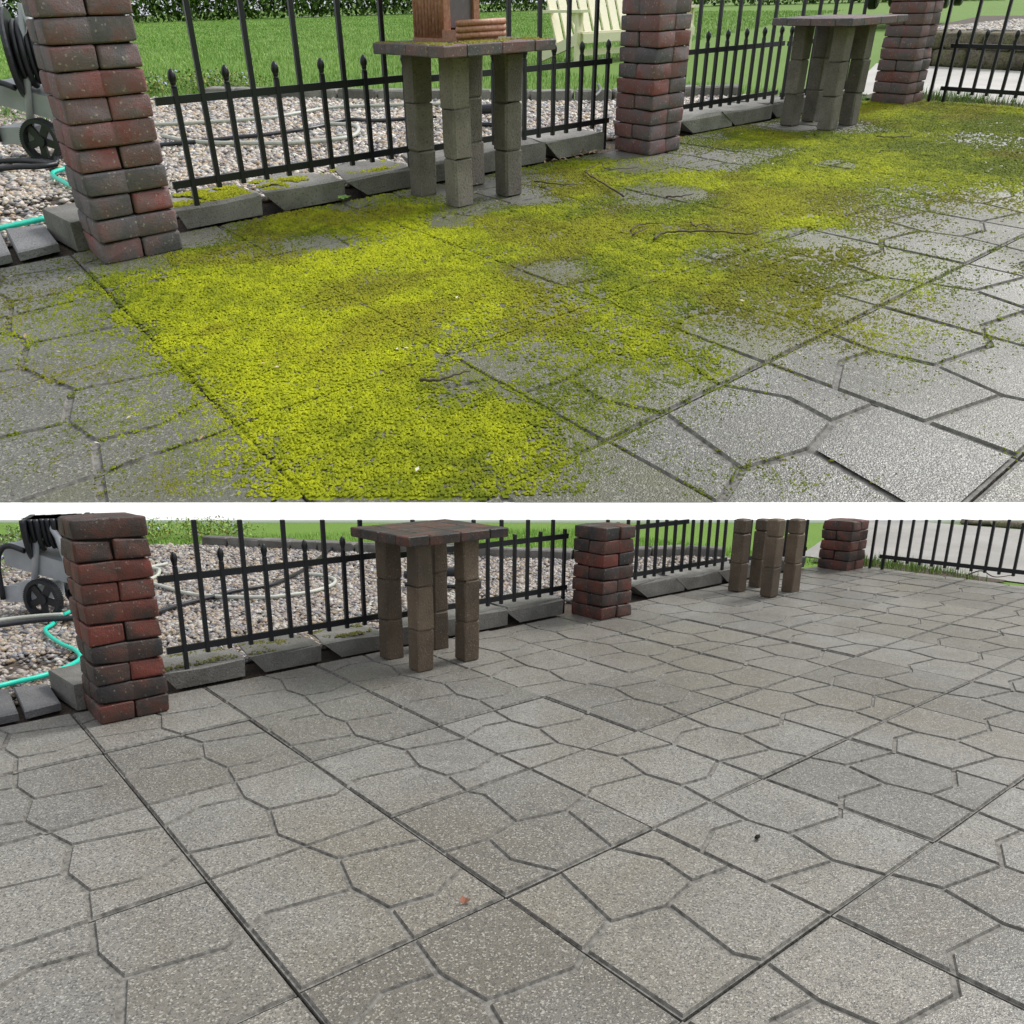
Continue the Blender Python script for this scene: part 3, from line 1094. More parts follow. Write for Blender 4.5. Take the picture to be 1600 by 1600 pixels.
def table(F, u0, u1, v0, v1, legs, label, with_top=True):
    org = P((u0 + u1) / 2, (v0 + v1) / 2)
    root = empty(F, 'block_table', org)
    tag(root, label, 'table', 'tables of stacked blocks')
    for lu, lv in legs:
        n = 3
        ht = roof(lu, lv) if F is LOW else 9
        base = P(lu, lv) + np.array([.04, .04, 0])
        for k in range(n):
            z = .001 + k * .2045
            if z > ht - .03:
                break
            if z + .2 > ht:
                v, f = cbox(.098, .098, ht - z, .01)
                obj(F, 'leg_block', v, f, M('leg', F), base + np.array([0, 0, z]), root)
                break
            place(F, 'leg_block', R.choice(LEGM[F.name]), base + np.array([R.uniform(-.003, .003), R.uniform(-.003, .003), z]), root)
    if with_top:
        nx, ny = 4, 4
        A, B = P(u0, v0), P(u1, v1)
        ws = [0.2, 0.3, 0.3, 0.2]
        xs = np.concatenate([[0], np.cumsum(ws)])
        for i in range(nx):
            for j in range(ny):
                xa, xb = A[0] + (B[0] - A[0]) * xs[i], A[0] + (B[0] - A[0]) * xs[i + 1]
                ya, yb = A[1] + (B[1] - A[1]) * xs[j], A[1] + (B[1] - A[1]) * xs[j + 1]
                v, f = cbox(xb - xa - .002, abs(yb - ya) - .002, .044, .004, .0008)
                o = obj(F, 'top_paver', v, f, M('brick', F), np.array([(xa + xb) / 2, (ya + yb) / 2, .615 + R.uniform(0, .002)]), root)
                o['tone'] = R.uniform(.12, .45)
    return root


for F in (LOW, TOP):
    k = 'clean' if F is LOW else 'mossy'
    table(F, 2.40, 3.44, -0.98, -1.95, [(2.60, -1.17), (2.60, -1.68), (3.10, -1.17), (3.12, -1.70)], 'brick topped table on stacked block legs%s, the nearer on the %s patio' % (' with bird feeder' if F is TOP else '', k))
    table(F, 7.55, 8.75, -0.88, -1.85, [(7.77, -1.05), (7.77, -1.53), (8.24, -1.05), (8.22, -1.52)], 'table of stacked blocks near the far brick pillar of the %s patio' % k, F is TOP)

# ---------------------------------------------------------------- low stone border between gravel and lawn
for F in (LOW, TOP):
    k = 'clean' if F is LOW else 'mossy'
    root = empty(F, 'stone_border', P(*BORDER[2]))
    tag(root, 'low border of grey edging stones between gravel and lawn, %s patio' % k, 'border')
    pts = np.array([P(*p) for p in BORDER[1:10]])
    seg = np.linalg.norm(np.diff(pts, axis=0), axis=1)
    cum = np.concatenate([[0], np.cumsum(seg)])
    t = 0.0
    while t < cum[-1] - .4:
        w = R.uniform(.34, .46)
        q0 = np.array([np.interp(t, cum, pts[:, i]) for i in range(3)])
        q1 = np.array([np.interp(t + w, cum, pts[:, i]) for i in range(3)])
        c = (q0 + q1) / 2
        ang = math.atan2(q1[1] - q0[1], q1[0] - q0[0])
        v, f = cbox(np.linalg.norm(q1 - q0) - .02, .16, .105, .012, .004)
        obj(F, 'stone', rotz(v, ang), f, M('block', F), c + np.array([0, .05, -.02]), root, lcoff=(t, 0, 0))
        t += w

# ---------------------------------------------------------------- gravel
ico_v = []
phi = (1 + 5 ** .5) / 2
for s1 in (-1, 1):
    for s2 in (-1, 1):
        ico_v += [(0, s1, s2 * phi), (s1, s2 * phi, 0), (s2 * phi, 0, s1)]
ico_v = np.array(ico_v, float)
ico_v /= np.linalg.norm(ico_v[0])
ico_f = []
for i in range(12):
    for j in range(i + 1, 12):
        for k in range(j + 1, 12):
            if max(np.linalg.norm(ico_v[i] - ico_v[j]), np.linalg.norm(ico_v[j] - ico_v[k]), np.linalg.norm(ico_v[i] - ico_v[k])) < 1.06:
                a, b, c = i, j, k
                if np.cross(ico_v[b] - ico_v[a], ico_v[c] - ico_v[a]) @ ico_v[a] < 0:
                    b, c = c, b
                ico_f.append((a, b, c))
ico_v = ico_v * np.array([1, 1, 1])


def in_poly(x, y, poly):
    r = np.zeros(x.shape, bool)
    n = len(poly)
    for i in range(n):
        (xa, ya), (xb, yb) = poly[i], poly[(i + 1) % n]
        c = ((ya > y) != (yb > y)) & (x < (xb - xa) * (y - ya) / (yb - ya + 1e-12) + xa)
        r ^= c
    return r


oct_v = np.array([(1, 0, .1), (.25, .9, -.05), (-.95, .3, .05), (-.3, -.95, 0), (.1, .05, .95), (0, 0, -.8)])
oct_f = np.array([(0, 1, 4), (1, 2, 4), (2, 3, 4), (3, 0, 4), (1, 0, 5), (2, 1, 5), (3, 2, 5), (0, 3, 5)])
PEB = 1.12 * np.array([(.42, .36, .28), (.50, .46, .40), (.33, .27, .23), (.44, .37, .33), (.24, .22, .21), (.60, .57, .52), (.18, .17, .18), (.40, .30, .20), (.30, .31, .33), (.50, .44, .40)])
BED = [(-1.6, -2.55), (-1.6, -13.5), (2.4, -13.5), (3.0, -12.0)] + BORDER[:-1] + [(10.2, -2.55)]
for F in (LOW, TOP):
    N = 46000
    u = rng.uniform(-1.6, 10.3, N * 4)
    v = rng.uniform(-13.5, -2.3, N * 4)
    # keep fewer far away, where they melt together
    dist = np.hypot(u * G - F.cam[0], -v * G - F.cam[1])
    keep = in_poly(u, v, BED) & (rng.random(N * 4) < np.clip((3.4 / dist) ** 1.3, .12, 1))
    # a mulchy strip left of the pillar has few stones
    mul = (u < 1.0) & (v > -5.6) & (fbm(u * 1.6, v * 1.6, 5) > .50)
    keep &= ~(mul & (rng.random(N * 4) < .75))
    u, v, dist = u[keep][:N], v[keep][:N], dist[keep][:N]
    r = rng.uniform(.007, .019, len(u)) * np.clip(dist / 3.4, 1, 1.8)
    pos = np.stack([u * G, -v * G, -.015 + r * .25 + rng.uniform(0, .008, len(u))], 1)
    scl = np.stack([r * rng.uniform(.8, 1.5, len(u)), r * rng.uniform(.7, 1.1, len(u)), r * rng.uniform(.45, .8, len(u))], 1)
    cols = PEB[rng.integers(0, len(PEB), len(u))] * rng.uniform(.75, 1.15, (len(u), 1))
    cols = cols * (.85 if F is LOW else 1.3)
    o = scatter(F, 'gravel', oct_v, oct_f, pos, scl, rng.uniform(0, 6.3, len(u)), rng.normal(0, .3, len(u)), cols, M('pebble', F), True)
    tag(o, 'mixed tan and grey gravel behind the %s patio fence' % ('clean' if F is LOW else 'mossy'), 'gravel', kind='stuff')

# ---------------------------------------------------------------- lawn grass, ground cover, weeds
bl_v = np.array([(-.5, 0, 0), (.5, 0, 0), (.32, .06, .55), (-.32, .06, .55), (0, .25, 1.0)])
bl_f = np.array([(0, 1, 2), (0, 2, 3), (3, 2, 4)])
LAWN_POLY = [(3.3, -11.9)] + [(a + .15, b - .15) for a, b in BORDER[1:-1]] + [(10.8, -2.2), (11.3, -2.2), (11.3, -10), (60, -30), (60, -140), (-10, -140), (-10, -16), (2.4, -15)]
for F in (LOW, TOP):
    N = 150000 if F is TOP else 60000
    rr = 3.5 + (85 if F is TOP else 7) * rng.random(N * 3) ** (1.9 if F is TOP else 1.4)
    th = rng.uniform(-.25, 1.5, N * 3) if F is TOP else rng.uniform(-.2, 1.45, N * 3)
    x, y = F.cam[0] + rr * np.cos(th), F.cam[1] + rr * np.sin(th)
    k = in_poly(x / G, -y / G, LAWN_POLY)
    x, y, rr = x[k][:N], y[k][:N], rr[k][:N]
    n = len(x)
    h = rng.uniform(.03, .065, n) * (1 + .3 * fbm(x, y, 3))
    w = .0022 * np.clip(rr / 3.5, 1, 14)
    pos = np.stack([x, y, np.full(n, -.034)], 1)
    g = np.clip((fbm(x * .8, y * .8, 9)[:, None] - .5) * 2 + .5, 0, 1)
    cols = np.array([(.17, .34, .045)]) * (1 - g) + np.array([(.30, .48, .11)]) * g
    cols = cols * rng.uniform(.7, 1.25, (n, 1))
    o = scatter(F, 'grass', bl_v, bl_f, pos, np.stack([w, h, h], 1), rng.uniform(0, 6.3, n), rng.normal(0, .25, n), cols, M('blade', F))
    tag(o, 'fresh green grass of the lawn behind the %s patio' % ('clean' if F is LOW else 'mossy'), 'grass', kind='stuff')

lf_v = np.array([(0, 0, 0), (.5, .5, .12), (0, 1, .05), (-.5, .5, .12)])
lf_f = np.array([(0, 1, 2), (0, 2, 3)])
for F in (LOW, TOP):
    N = 5200
    u = rng.uniform(1.2, 5.2, N * 3)
    v = rng.uniform(-14.5, -10.6, N * 3)
    c = (u - 3.2) / 1.9
    k = (v < -11.9 + (u - 3.3) * .7) & (v > -14.4 + (u - 3.3) * .6) & (fbm(u * 2, v * 2, 21) > .33)
    u, v = u[k][:N], v[k][:N]
    n = len(u)
    z = rng.uniform(0, .16, n)
    s = rng.uniform(.025, .05, n)
    cols = np.array([(.16, .27, .05)]) * rng.uniform(.6, 1.5, (n, 1))
    yel = rng.random(n) < .25
    cols[yel] = np.array((.38, .40, .08)) * rng.uniform(.7, 1.1, (yel.sum(), 1))
    br = (rng.random(n) < .10) & (z < .06)
    cols[br] = (.28, .13, .05)
    fl = (rng.random(n) < .07) & (z > .08)
    cols[fl] = (.42, .45, .72)
    o = scatter(F, 'ground_cover', lf_v, lf_f, np.stack([u * G, -v * G, z], 1), np.stack([s * .6, s, s], 1), rng.uniform(0, 6.3, n), rng.normal(0, .7, n), cols, M('leafy', F))
    tag(o, 'low leafy ground cover with small blue flowers beyond the %s gravel' % ('clean' if F is LOW else 'mossy'), 'ground cover', kind='stuff')
    # the same planting carries on to the left, behind the hose cart
    N = 3600
    u, v = rng.uniform(-1.6, 1.9, N), rng.uniform(-13.5, -9.0, N)
    k = (v < -9.3 - .5 * fbm(u * 2, v * 2, 5)) & (fbm(u * 2, v * 2, 23) > .3)
    u, v = u[k], v[k]
    n = len(u)
    z, s = rng.uniform(0, .2, n), rng.uniform(.03, .06, n)
    cols = np.array([(.15, .27, .05)]) * rng.uniform(.5, 1.5, (n, 1))
    cols[(rng.random(n) < .05) & (z > .1)] = (.42, .45, .72)
    o = scatter(F, 'ground_cover', lf_v, lf_f, np.stack([u * G, -v * G, z], 1), np.stack([s * .6, s, s], 1), rng.uniform(0, 6.3, n), rng.normal(0, .7, n), cols, M('leafy', F))
    tag(o, 'leafy ground cover behind the hose cart of the %s patio' % ('clean' if F is LOW else 'mossy'), 'ground cover', kind='stuff')
    # grass and dead leaves along the driveway edge
    N = 2600
    u = rng.uniform(11.02, 11.9, N)
    v = rng.uniform(-2.2, 0.25, N)
    k = (u < 11.85 - np.clip(v + 1.2, 0, 9) * .45) & (fbm(u * 3, v * 3, 2) > .42)
    u, v = u[k], v[k]
    n = len(u)
    h = rng.uniform(.03, .11, n)
    cols = np.array([(.16, .28, .05)]) * rng.uniform(.6, 1.4, (n, 1))
    dd = rng.random(n) < .35
    cols[dd] = np.array((.34, .25, .13)) * rng.uniform(.6, 1.2, (dd.sum(), 1))
    h[dd] *= .35
    o = scatter(F, 'verge_grass', bl_v, bl_f, np.stack([u * G, -v * G, np.full(n, -.02)], 1), np.stack([np.full(n, .006), h, h], 1), rng.uniform(0, 6.3, n), rng.normal(.1, .35, n), cols, M('blade', F))
    tag(o, 'tufts of grass and straw along the driveway edge of the %s patio' % ('clean' if F is LOW else 'mossy'), 'grass', kind='stuff')
    vv = [P(11.0, -2.4, -.012), P(11.95, -2.6, -.012), P(11.45, .35, -.012), P(11.0, .3, -.012)]
    o = obj(F, 'verge_soil', vv, [(3, 2, 1, 0)], M('soil', F))
    tag(o, 'bare soil strip beside the driveway', kind='structure')

# a hedge closes the far end of the lawn
N = 60000
th = rng.uniform(-.15, 1.75, N)
rr = 64 + rng.normal(0, .5, N)
x, y = TOP.cam[0] + rr * np.cos(th), TOP.cam[1] + rr * np.sin(th)
hh = 1.9 + 1.4 * fbm(th * 22, th * 0, 5)
z = rng.random(N) ** .8 * hh
s_ = rng.uniform(.22, .42, N)
cols = np.array([(.13, .22, .05)]) * rng.uniform(.5, 1.9, (N, 1))
c0 = np.array([TOP.cam[0] + 64 * math.cos(.8), TOP.cam[1] + 64 * math.sin(.8), 0])
hd = scatter(TOP, 'hedge', lf_v, lf_f, np.stack([x, y, z], 1), np.stack([s_ * .7, s_, s_], 1), rng.uniform(0, 6.3, N), rng.normal(0, .9, N), cols, M('leafy', TOP), origin=c0)
tag(hd, 'dark green hedge along the far end of the lawn', 'hedge')

# ---------------------------------------------------------------- moss
def cam_dist(F, x, y):
    return np.sqrt((x - F.cam[0]) ** 2 + (y - F.cam[1]) ** 2 + F.cam[2] ** 2)


def moss_points():
    us, vs_, rs = [], [], []
    for u in np.arange(-1.5, 11.0, .1):
        for v in np.arange(-2.0, 3.4, .1):
            x, y = (u + .05) * G, -(v + .05) * G
            if inside(TOP, np.array([x, y])) < -.03:
                continue
            d = float(cam_dist(TOP, x, y))
            r = .0022 + .00095 * d
            n = int((.1 * G) ** 2 / (math.pi * r * r) * 1.5)
            us.append(rng.uniform(u, u + .1, n))
            vs_.append(rng.uniform(v, v + .1, n))
            rs.append(np.full(n, r))
    return np.concatenate(us), np.concatenate(vs_), np.concatenate(rs)


mu, mv, mr = moss_points()
cov = coverage(mu, mv)
cov = np.where(cov > .08, np.minimum(1, cov + .16 * np.clip((mu - 4.5) / 3, 0, 1)), cov)
mr = mr * np.interp(cov, [0, .35, .65], [.8, .85, 1.0])
x, y = mu * G, -mv * G
n1 = fbm(x * 14, y * 14, 31)
n2 = fbm(x * 95, y * 95, 37, 2)
n3 = fbm(x * 4, y * 4, 39)
field = .30 * n1 + .55 * n2 + .25 * n3
field = (field - field.mean()) / field.std()
thr = np.interp(cov, [0, .04, .1, .3, .5, .7, .85, .95, 1], [-6, -2.0, -1.2, -.1, .65, 1.4, 2.4, 4, 5])
keep = field + rng.normal(0, .5, len(field)) < thr
# joints between pavers gather moss earlier than the faces
ju = np.abs(mu - np.round(mu))
jv = np.abs(mv - np.round(mv))
jd = np.minimum(ju, jv) * G
keep |= (jd < .012) & (cov > .10) & (n1 < .30 + cov)
keep &= ~((jd < .0045) & (cov > .5) & (fbm(x * 6, y * 6, 47) > .56))
keep &= inside(TOP, np.stack([x, y], -1)) > .022
bare = fbm(x * 5, y * 5, 77) > .78
keep &= ~(bare & (rng.random(len(x)) < .6))
x, y, mr, cov, jd = x[keep], y[keep], mr[keep], cov[keep], jd[keep]
n = len(x)
print('moss clumps', n)
slab = np.zeros(n)
iu, iv = np.floor(x / G).astype(int), np.floor(-y / G).astype(int)
for (fn, a, b), (cx, cy, tx, ty, dz) in PAV.items():
    if fn == 'top':
        q = (iu == a) & (iv == b)
        slab[q] = (x[q] - cx) * tx + (y[q] - cy) * ty + dz
hill = fbm(x * 13, y * 13, 51)
z = slab - .002 + .019 * np.clip(cov - .35, 0, 1) * hill - .006 * (jd < .006)
md_v = np.array([(math.cos(a), math.sin(a), 0) for a in np.linspace(0, 2 * math.pi, 5, endpoint=False)] + [(.15, .1, .9)])
md_f = np.array([(0, 1, 5), (1, 2, 5), (2, 3, 5), (3, 4, 5), (4, 0, 5)])
tone = fbm(x * 2.2, y * 2.2, 61)[:, None] * .6 + fbm(x * 30, y * 30, 63)[:, None] * .4
tone = np.clip((tone - .5) * 2.2 + .5 + (cov[:, None] - .72) * .9 - .35 * np.clip((x[:, None] / G - 3.5) / 5, 0, 1), 0, 1)
cols = np.array([(.11, .145, .009)]) * (1 - tone) + np.array([(.40, .435, .011)]) * tone
brn = np.clip((fbm(x * 3.3, y * 3.3, 71) - .52) * 4, 0, .45)[:, None]
cols = cols * (1 - brn) + np.array((.155, .125, .016)) * brn
cols *= rng.uniform(.82, 1.16, (n, 1))
scl = np.stack([mr * rng.uniform(.7, 1.3, n), mr * rng.uniform(.7, 1.3, n), mr * rng.uniform(.5, 1.5, n)], 1)
# a felt of older growth lies under the tips where the moss is thick
und = (cov > .5) & (jd > .010) & (rng.random(n) < .42)
nu_ = int(und.sum())
pos = np.concatenate([np.stack([x, y, z + .001], 1), np.stack([x[und], y[und], z[und] - .003], 1)])
big = np.stack([mr[und] * 3.4, mr[und] * 3.4, mr[und] * .8], 1)
scl = np.concatenate([scl, big])
cols = np.concatenate([cols, cols[und] * np.array([[.88, .9, .9]])])
n = len(pos)
print('moss', n)
o = scatter(TOP, 'moss', md_v, md_f, pos, scl, rng.uniform(0, 6.3, n), np.concatenate([rng.normal(0, .35, n - nu_), rng.normal(0, .05, nu_)]), cols, M('moss', TOP))
tag(o, 'thick bright yellow green moss over the patio pavers', 'moss', kind='stuff')


def moss_patch(F, pts, r, cols, name, label, base):
    pts = np.asarray(pts)
    n = len(pts)
    s = np.stack([r * rng.uniform(.7, 1.3, n), r * rng.uniform(.7, 1.3, n), r * rng.uniform(.6, 1.3, n)], 1)
    o = scatter(F, name, md_v, md_f, pts, s, rng.uniform(0, 6.3, n), rng.normal(0, .25, n), cols, M('moss', F))
    tag(o, label, 'moss', kind='stuff')


for F in (LOW, TOP):
    k = 'clean' if F is LOW else 'mossy'
    pts = []
    for i, (a, b, lean) in enumerate(BLOCKS[:3]):
        n = 1500
        u = rng.uniform(a - lean * .6, b - .03, n)
        v = rng.uniform(-2.55, -2.12, n)
        f = fbm(u * 6, v * 6, 80 + i)
        if i == 2:
            e = np.hypot((u - 2.5) / .26, (v + 2.42) / .2)
            kk = (e > .75) & (e < 1.25) & (f > .35)
        else:
            kk = f > (.42 if i == 0 else .48)
        if F is LOW:
            kk &= rng.random(n) < (.7 if i == 2 else .3)
        pts += [P(uu, vv, .089) for uu, vv in zip(u[kk], v[kk])]
    pts = np.array(pts)
    c = np.array([(.34, .36, .012)]) if F is TOP else np.array([(.12, .12, .03)])
    moss_patch(F, pts, .008, c * rng.uniform(.6, 1.2, (len(pts), 1)), 'block_moss', 'moss cushions on the first edging blocks of the %s patio' % k, None)
# thin moss on the table top
n = 2600
u, v = rng.uniform(2.42, 3.42, n), rng.uniform(-1.93, -1.0, n)
kk = (fbm(u * 5, v * 5, 91) > .45) & ~((u > 2.62) & (v < -1.3))
pts = np.array([P(a, b, .659) for a, b in zip(u[kk], v[kk])])
moss_patch(TOP, pts, .007, np.array([(.22, .20, .03)]) * rng.uniform(.6, 1.3, (len(pts), 1)), 'table_moss', 'thin olive moss on the brick table top', None)

# ---------------------------------------------------------------- hoses


def hose(F, uvs, r, mat, name, label, z=0.012):
    pts = smooth_path([P(u, v, z + r) for u, v in uvs], 8)
    c0 = pts[0].copy()
    c0[2] = 0
    v, f = tube(pts - c0, r, 10)
    o = obj(F, name, v, f, M(mat, F), c0, smooth=True)
    tag(o, label, 'hose')


hose(TOP, [(-.6, -2.85), (-.27, -2.93), (-.06, -2.99), (.06, -3.04), (.3, -3.3), (.44, -3.8), (.42, -4.4), (.41, -4.83), (.5, -5.06), (.9, -5.3), (1.4, -5.2)], .012, 'teal', 'garden_hose', 'bright teal garden hose curling past the left pillar, mossy patio')
hose(LOW, [(-.6, -2.9), (-.34, -2.97), (-.22, -3.01), (-.02, -3.06), (.17, -3.19), (.36, -3.45), (.39, -3.83), (.34, -4.16), (.31, -4.62), (.33, -4.97), (.42, -5.15), (.53, -5.41), (.7, -5.75), (1.1, -6.1)], .012, 'teal', 'garden_hose', 'bright teal garden hose curling past the left pillar, clean patio')
hose(TOP, [(1.6, -8.0), (2.06, -7.7), (2.69, -7.33), (3.4, -7.06), (3.82, -7.1), (4.57, -7.34), (5.0, -7.18), (5.58, -6.74), (6.1, -6.3)], .014, 'white_hose', 'pale_hose', 'pale hose running straight across the gravel, mossy patio')
hose(TOP, [(1.94, -6.54), (2.02, -5.94), (2.24, -5.45), (2.6, -5.05), (2.89, -4.75), (3.45, -4.64), (3.78, -4.91), (4.02, -5.45), (3.8, -5.9)], .014, 'white_hose', 'pale_hose', 'pale hose in a loop on the gravel, mossy patio')
hose(TOP, [(1.2, -5.95), (1.75, -5.82), (2.14, -5.72), (2.54, -5.68), (2.91, -5.6), (3.59, -5.68), (4.02, -5.95), (4.26, -5.95), (4.42, -5.58), (4.77, -5.44), (5.2, -5.3)], .014, 'rubber', 'black_hose', 'black rubber hose across the gravel, mossy patio')
hose(TOP, [(0.0, -6.1), (.26, -5.97), (.45, -5.71), (.56, -5.5), (.64, -5.9), (.76, -6.05)], .016, 'rubber', 'black_hose', 'black hose coiled under the hose cart, mossy patio')
hose(TOP, [(-.1, -5.6), (.2, -5.55), (.4, -5.4), (.56, -5.44)], .016, 'rubber', 'black_hose', 'short black hose in front of the hose cart wheel, mossy patio')
hose(TOP, [(7.2, -4.3), (7.6, -4.6), (8.0, -4.95), (8.4, -5.4)], .014, 'rubber', 'black_hose', 'black hose crossing the stone border near the middle pillar, mossy patio', .09)
hose(LOW, [(2.7, -8.75), (2.4, -8.54), (2.42, -8.21), (2.24, -7.68), (2.01, -7.26), (2.06, -6.57), (2.17, -5.87), (2.44, -5.42), (2.81, -5.08), (2.99, -5.02), (3.41, -5.02), (3.83, -5.27), (4.07, -5.64), (4.1, -6.07), (3.97, -6.36)], .014, 'white_hose', 'pale_hose', 'pale hose looping over the gravel, clean patio')
hose(LOW, [(1.2, -4.85), (1.49, -5.04), (1.79, -5.26), (2.26, -5.51), (2.67, -5.73), (3.1, -5.8), (3.43, -6.02), (4.21, -6.85), (5.04, -7.95), (5.6, -8.7)], .015, 'rubber', 'black_hose', 'black rubber hose across the gravel, clean patio')
hose(LOW, [(-.2, -5.3), (.09, -5.32), (.35, -5.31), (.59, -5.2), (.9, -5.1)], .016, 'rubber', 'black_hose', 'black hose in front of the hose cart, clean patio', .03)
hose(LOW, [(-.2, -5.6), (.14, -5.64), (.39, -5.59), (.6, -5.5)], .012, 'white_hose', 'pale_hose', 'pale hose beside the hose cart, clean patio', .03)

# ---------------------------------------------------------------- hose reel cart (image-right is +X of the cart, away is +Y)


def cart(F, u, v, label):
    c0 = P(u, v)
    root = empty(F, 'hose_cart', c0)
    tag(root, label, 'hose cart')
    A = -math.pi / 4
    lim = 9.0 if F is TOP else roof(u, v) - .0

    def part(name, vf, mat, parent=root, smooth=False):
        vv, f = vf
        vv = np.array(vv, float)
        if F is LOW:
            vv[:, 2] = np.minimum(vv[:, 2], lim)
        return obj(F, name, rotz(vv, A), f, M(mat, F), c0, parent, smooth)
    # wheel facing the viewer, axle along y
    R0 = .125
    n = 40
    def disc(r0, r1, y0, y1, cx, cz, n=40):
        rings = []
        for r, yy in ((r0, y0), (r1, y0), (r1, y1), (r0, y1)):
            rings.append([(cx + r * math.cos(2 * math.pi * i / n), yy, cz + r * math.sin(2 * math.pi * i / n)) for i in range(n)])
        rings.append(rings[0])
        vv, f = loft(rings, False)
        return vv, f
    for k, yy in enumerate((0.0, .42)):
        wv = disc(R0 - .022, R0, yy - .03, yy + .03, 0, R0)
        w = part('wheel', wv, 'rubber')
        tv = []
        for i in range(60):
            a = 2 * math.pi * i / 60
            vv, f = box(-.003, .003, yy - .03, yy + .03, 0, .004)
            vv = roty(vv, -(a - math.pi / 2))
            tv.append((vv + np.array([math.cos(a) * R0, 0, R0 + math.sin(a) * R0]), f))
        part('tread', join(*tv), 'rubber', w)
        sp = [disc(.0, .034, yy - .025, yy + .01, 0, R0, 20)]
        for i in range(5):
            a = 2 * math.pi * i / 5 + .3
            vv, f = box(.02, R0 - .015, yy - .012, yy + .008, -.021, .021)
            sp.append((roty(vv, a) + np.array([0, 0, R0]), f))
        part('hub', join(*sp), 'rubber', w)
    # grey plastic body
    part('axle_housing', join(box(-.30, -.05, .02, .30, .10, .20)), 'plastic')
    vv, f = box(-.30, .14, .08, .34, .27, .40)
    vv[:, 2] += -vv[:, 0] * .25 - .02
    part('body_panel', (vv, f), 'plastic')
    for yy in (.06, .36):
        part('side_frame', tube([(-.12, yy, .1), (-.02, yy, .5), (.06, yy + .02, .86)], .022, 8), 'plastic', smooth=True)
        part('side_frame', tube([(.22, yy, .1), (.14, yy, .5), (.06, yy + .02, .86)], .022, 8), 'plastic', smooth=True)
    part('bracket', tube(smooth_path([(-.30, .0, .12), (-.29, .0, .34), (-.26, .02, .43), (-.20, .03, .45), (-.1, .03, .42)], 6), .018, 8), 'rubber', smooth=True)
    part('handle', tube(smooth_path([(-.12, .1, .82), (-.08, .1, .95), (.05, .1, 1.0), (.22, .1, .98)], 6), .02, 8), 'plastic', smooth=True)
    # reel, its axis across the cart
    if F is TOP or lim > .45:
        def reel_ring(prof, n=36):
            rings = [[(x, .2 + r * math.cos(2 * math.pi * i / n), .60 + r * math.sin(2 * math.pi * i / n)) for i in range(n)] for x, r in prof]
            v, f = loft(rings)
            return rotz(v - np.array([0, .2, 0]), .5) + np.array([0, .2, 0]), f
        rl = part('reel', reel_ring([(-.15, .05), (-.15, .245), (-.13, .25), (-.12, .245), (-.12, .1), (.2, .1), (.2, .245), (.21, .25), (.23, .245), (.23, .05)]), 'rubber', smooth=False)
        for k in range(9):
            x = -.095 + k * .033
            r = .17 + .012 * math.sin(k * 2.1)
            pth = [(x, .2 + r * math.cos(a), .60 + r * math.sin(a)) for a in np.linspace(0, 2 * math.pi, 37)]
            v, f = tube(pth, .017, 8)
            v = rotz(v - np.array([0, .2, 0]), .5) + np.array([0, .2, 0])
            part('hose_coil', (v, f), 'rubber', rl, True)
    return root


cart(TOP, .55, -5.95, 'black and grey hose reel cart on the gravel behind the left pillar, mossy patio')
cart(LOW, .47, -5.75, 'black and grey hose reel cart on the gravel behind the left pillar, clean patio')

# ---------------------------------------------------------------- bird feeder on the table
c0 = P(2.8, -1.55, .659)
bf = empty(TOP, 'bird_feeder', c0)
tag(bf, 'red cedar log style bird feeder standing on the brick topped table', 'bird feeder')
# body: x 0..0.23, y 0..0.26 (away)
bx, by, bh = .20, .24, .34
for i in range(9):
    y = .012 + i * (by - .024) / 8
    v, f = lathe([(.0, 0), (.0125, .001), (.0125, bh), (0.0, bh + .001)], 8)
    obj(TOP, 'dowel', v + np.array([0, y, .012]), f, M('cedar', TOP), c0, bf, True)
    obj(TOP, 'dowel', v + np.array([bx, y, .012]), f, M('cedar', TOP), c0, bf, True)
obj(TOP, 'floor_board', *box(-.015, bx + .015, -.13, by, 0, .012), M('cedar', TOP), c0, bf)
for x in (0.012, bx - .022):
    obj(TOP, 'corner_post', *box(x - .012, x + .022, -.012, .016, .0125, bh), M('cedar', TOP), c0, bf)
obj(TOP, 'pane', *box(.034, bx - .034, .002, .006, .05, bh - .02), M('glass', TOP), c0, bf)
obj(TOP, 'back_board', *box(.012, bx - .012, by - .008, by - .002, .0125, bh), M('cedar', TOP), c0, bf)
for i in range(3):
    v, f = tube([(-.02, -.135, .022 + i * .024), (bx + .05, -.135, .024 + i * .024)], .0125, 10)
    obj(TOP, 'tray_dowel', v, f, M('cedar', TOP), c0, bf, True)
for x in (-.008, bx + .01):
    obj(TOP, 'tray_side', *box(x - .006, x + .006, -.13, -.01, .0125, .045), M('cedar', TOP), c0, bf)
v, f = loft([[(-.05, -.16, bh + .01), (bx + .05, -.16, bh + .01), (bx + .05, by + .05, bh + .01), (-.05, by + .05, bh + .01)], [(-.05, by / 2 - .02, bh + .13), (bx + .05, by / 2 - .02, bh + .13), (bx + .05, by / 2 + .02, bh + .13), (-.05, by / 2 + .02, bh + .13)]])
obj(TOP, 'roof', v, f, M('cedar', TOP), c0, bf)

# ---------------------------------------------------------------- cream garden bench on the lawn
c0 = P(13.05, -10.7)
gb = empty(TOP, 'garden_bench', c0)
tag(gb, 'cream painted wooden garden bench with slanted back on the lawn', 'bench')
LB = 2.5


def bpart(name, vf):
    return obj(TOP, name, vf[0], vf[1], M('cream', TOP), c0, gb)


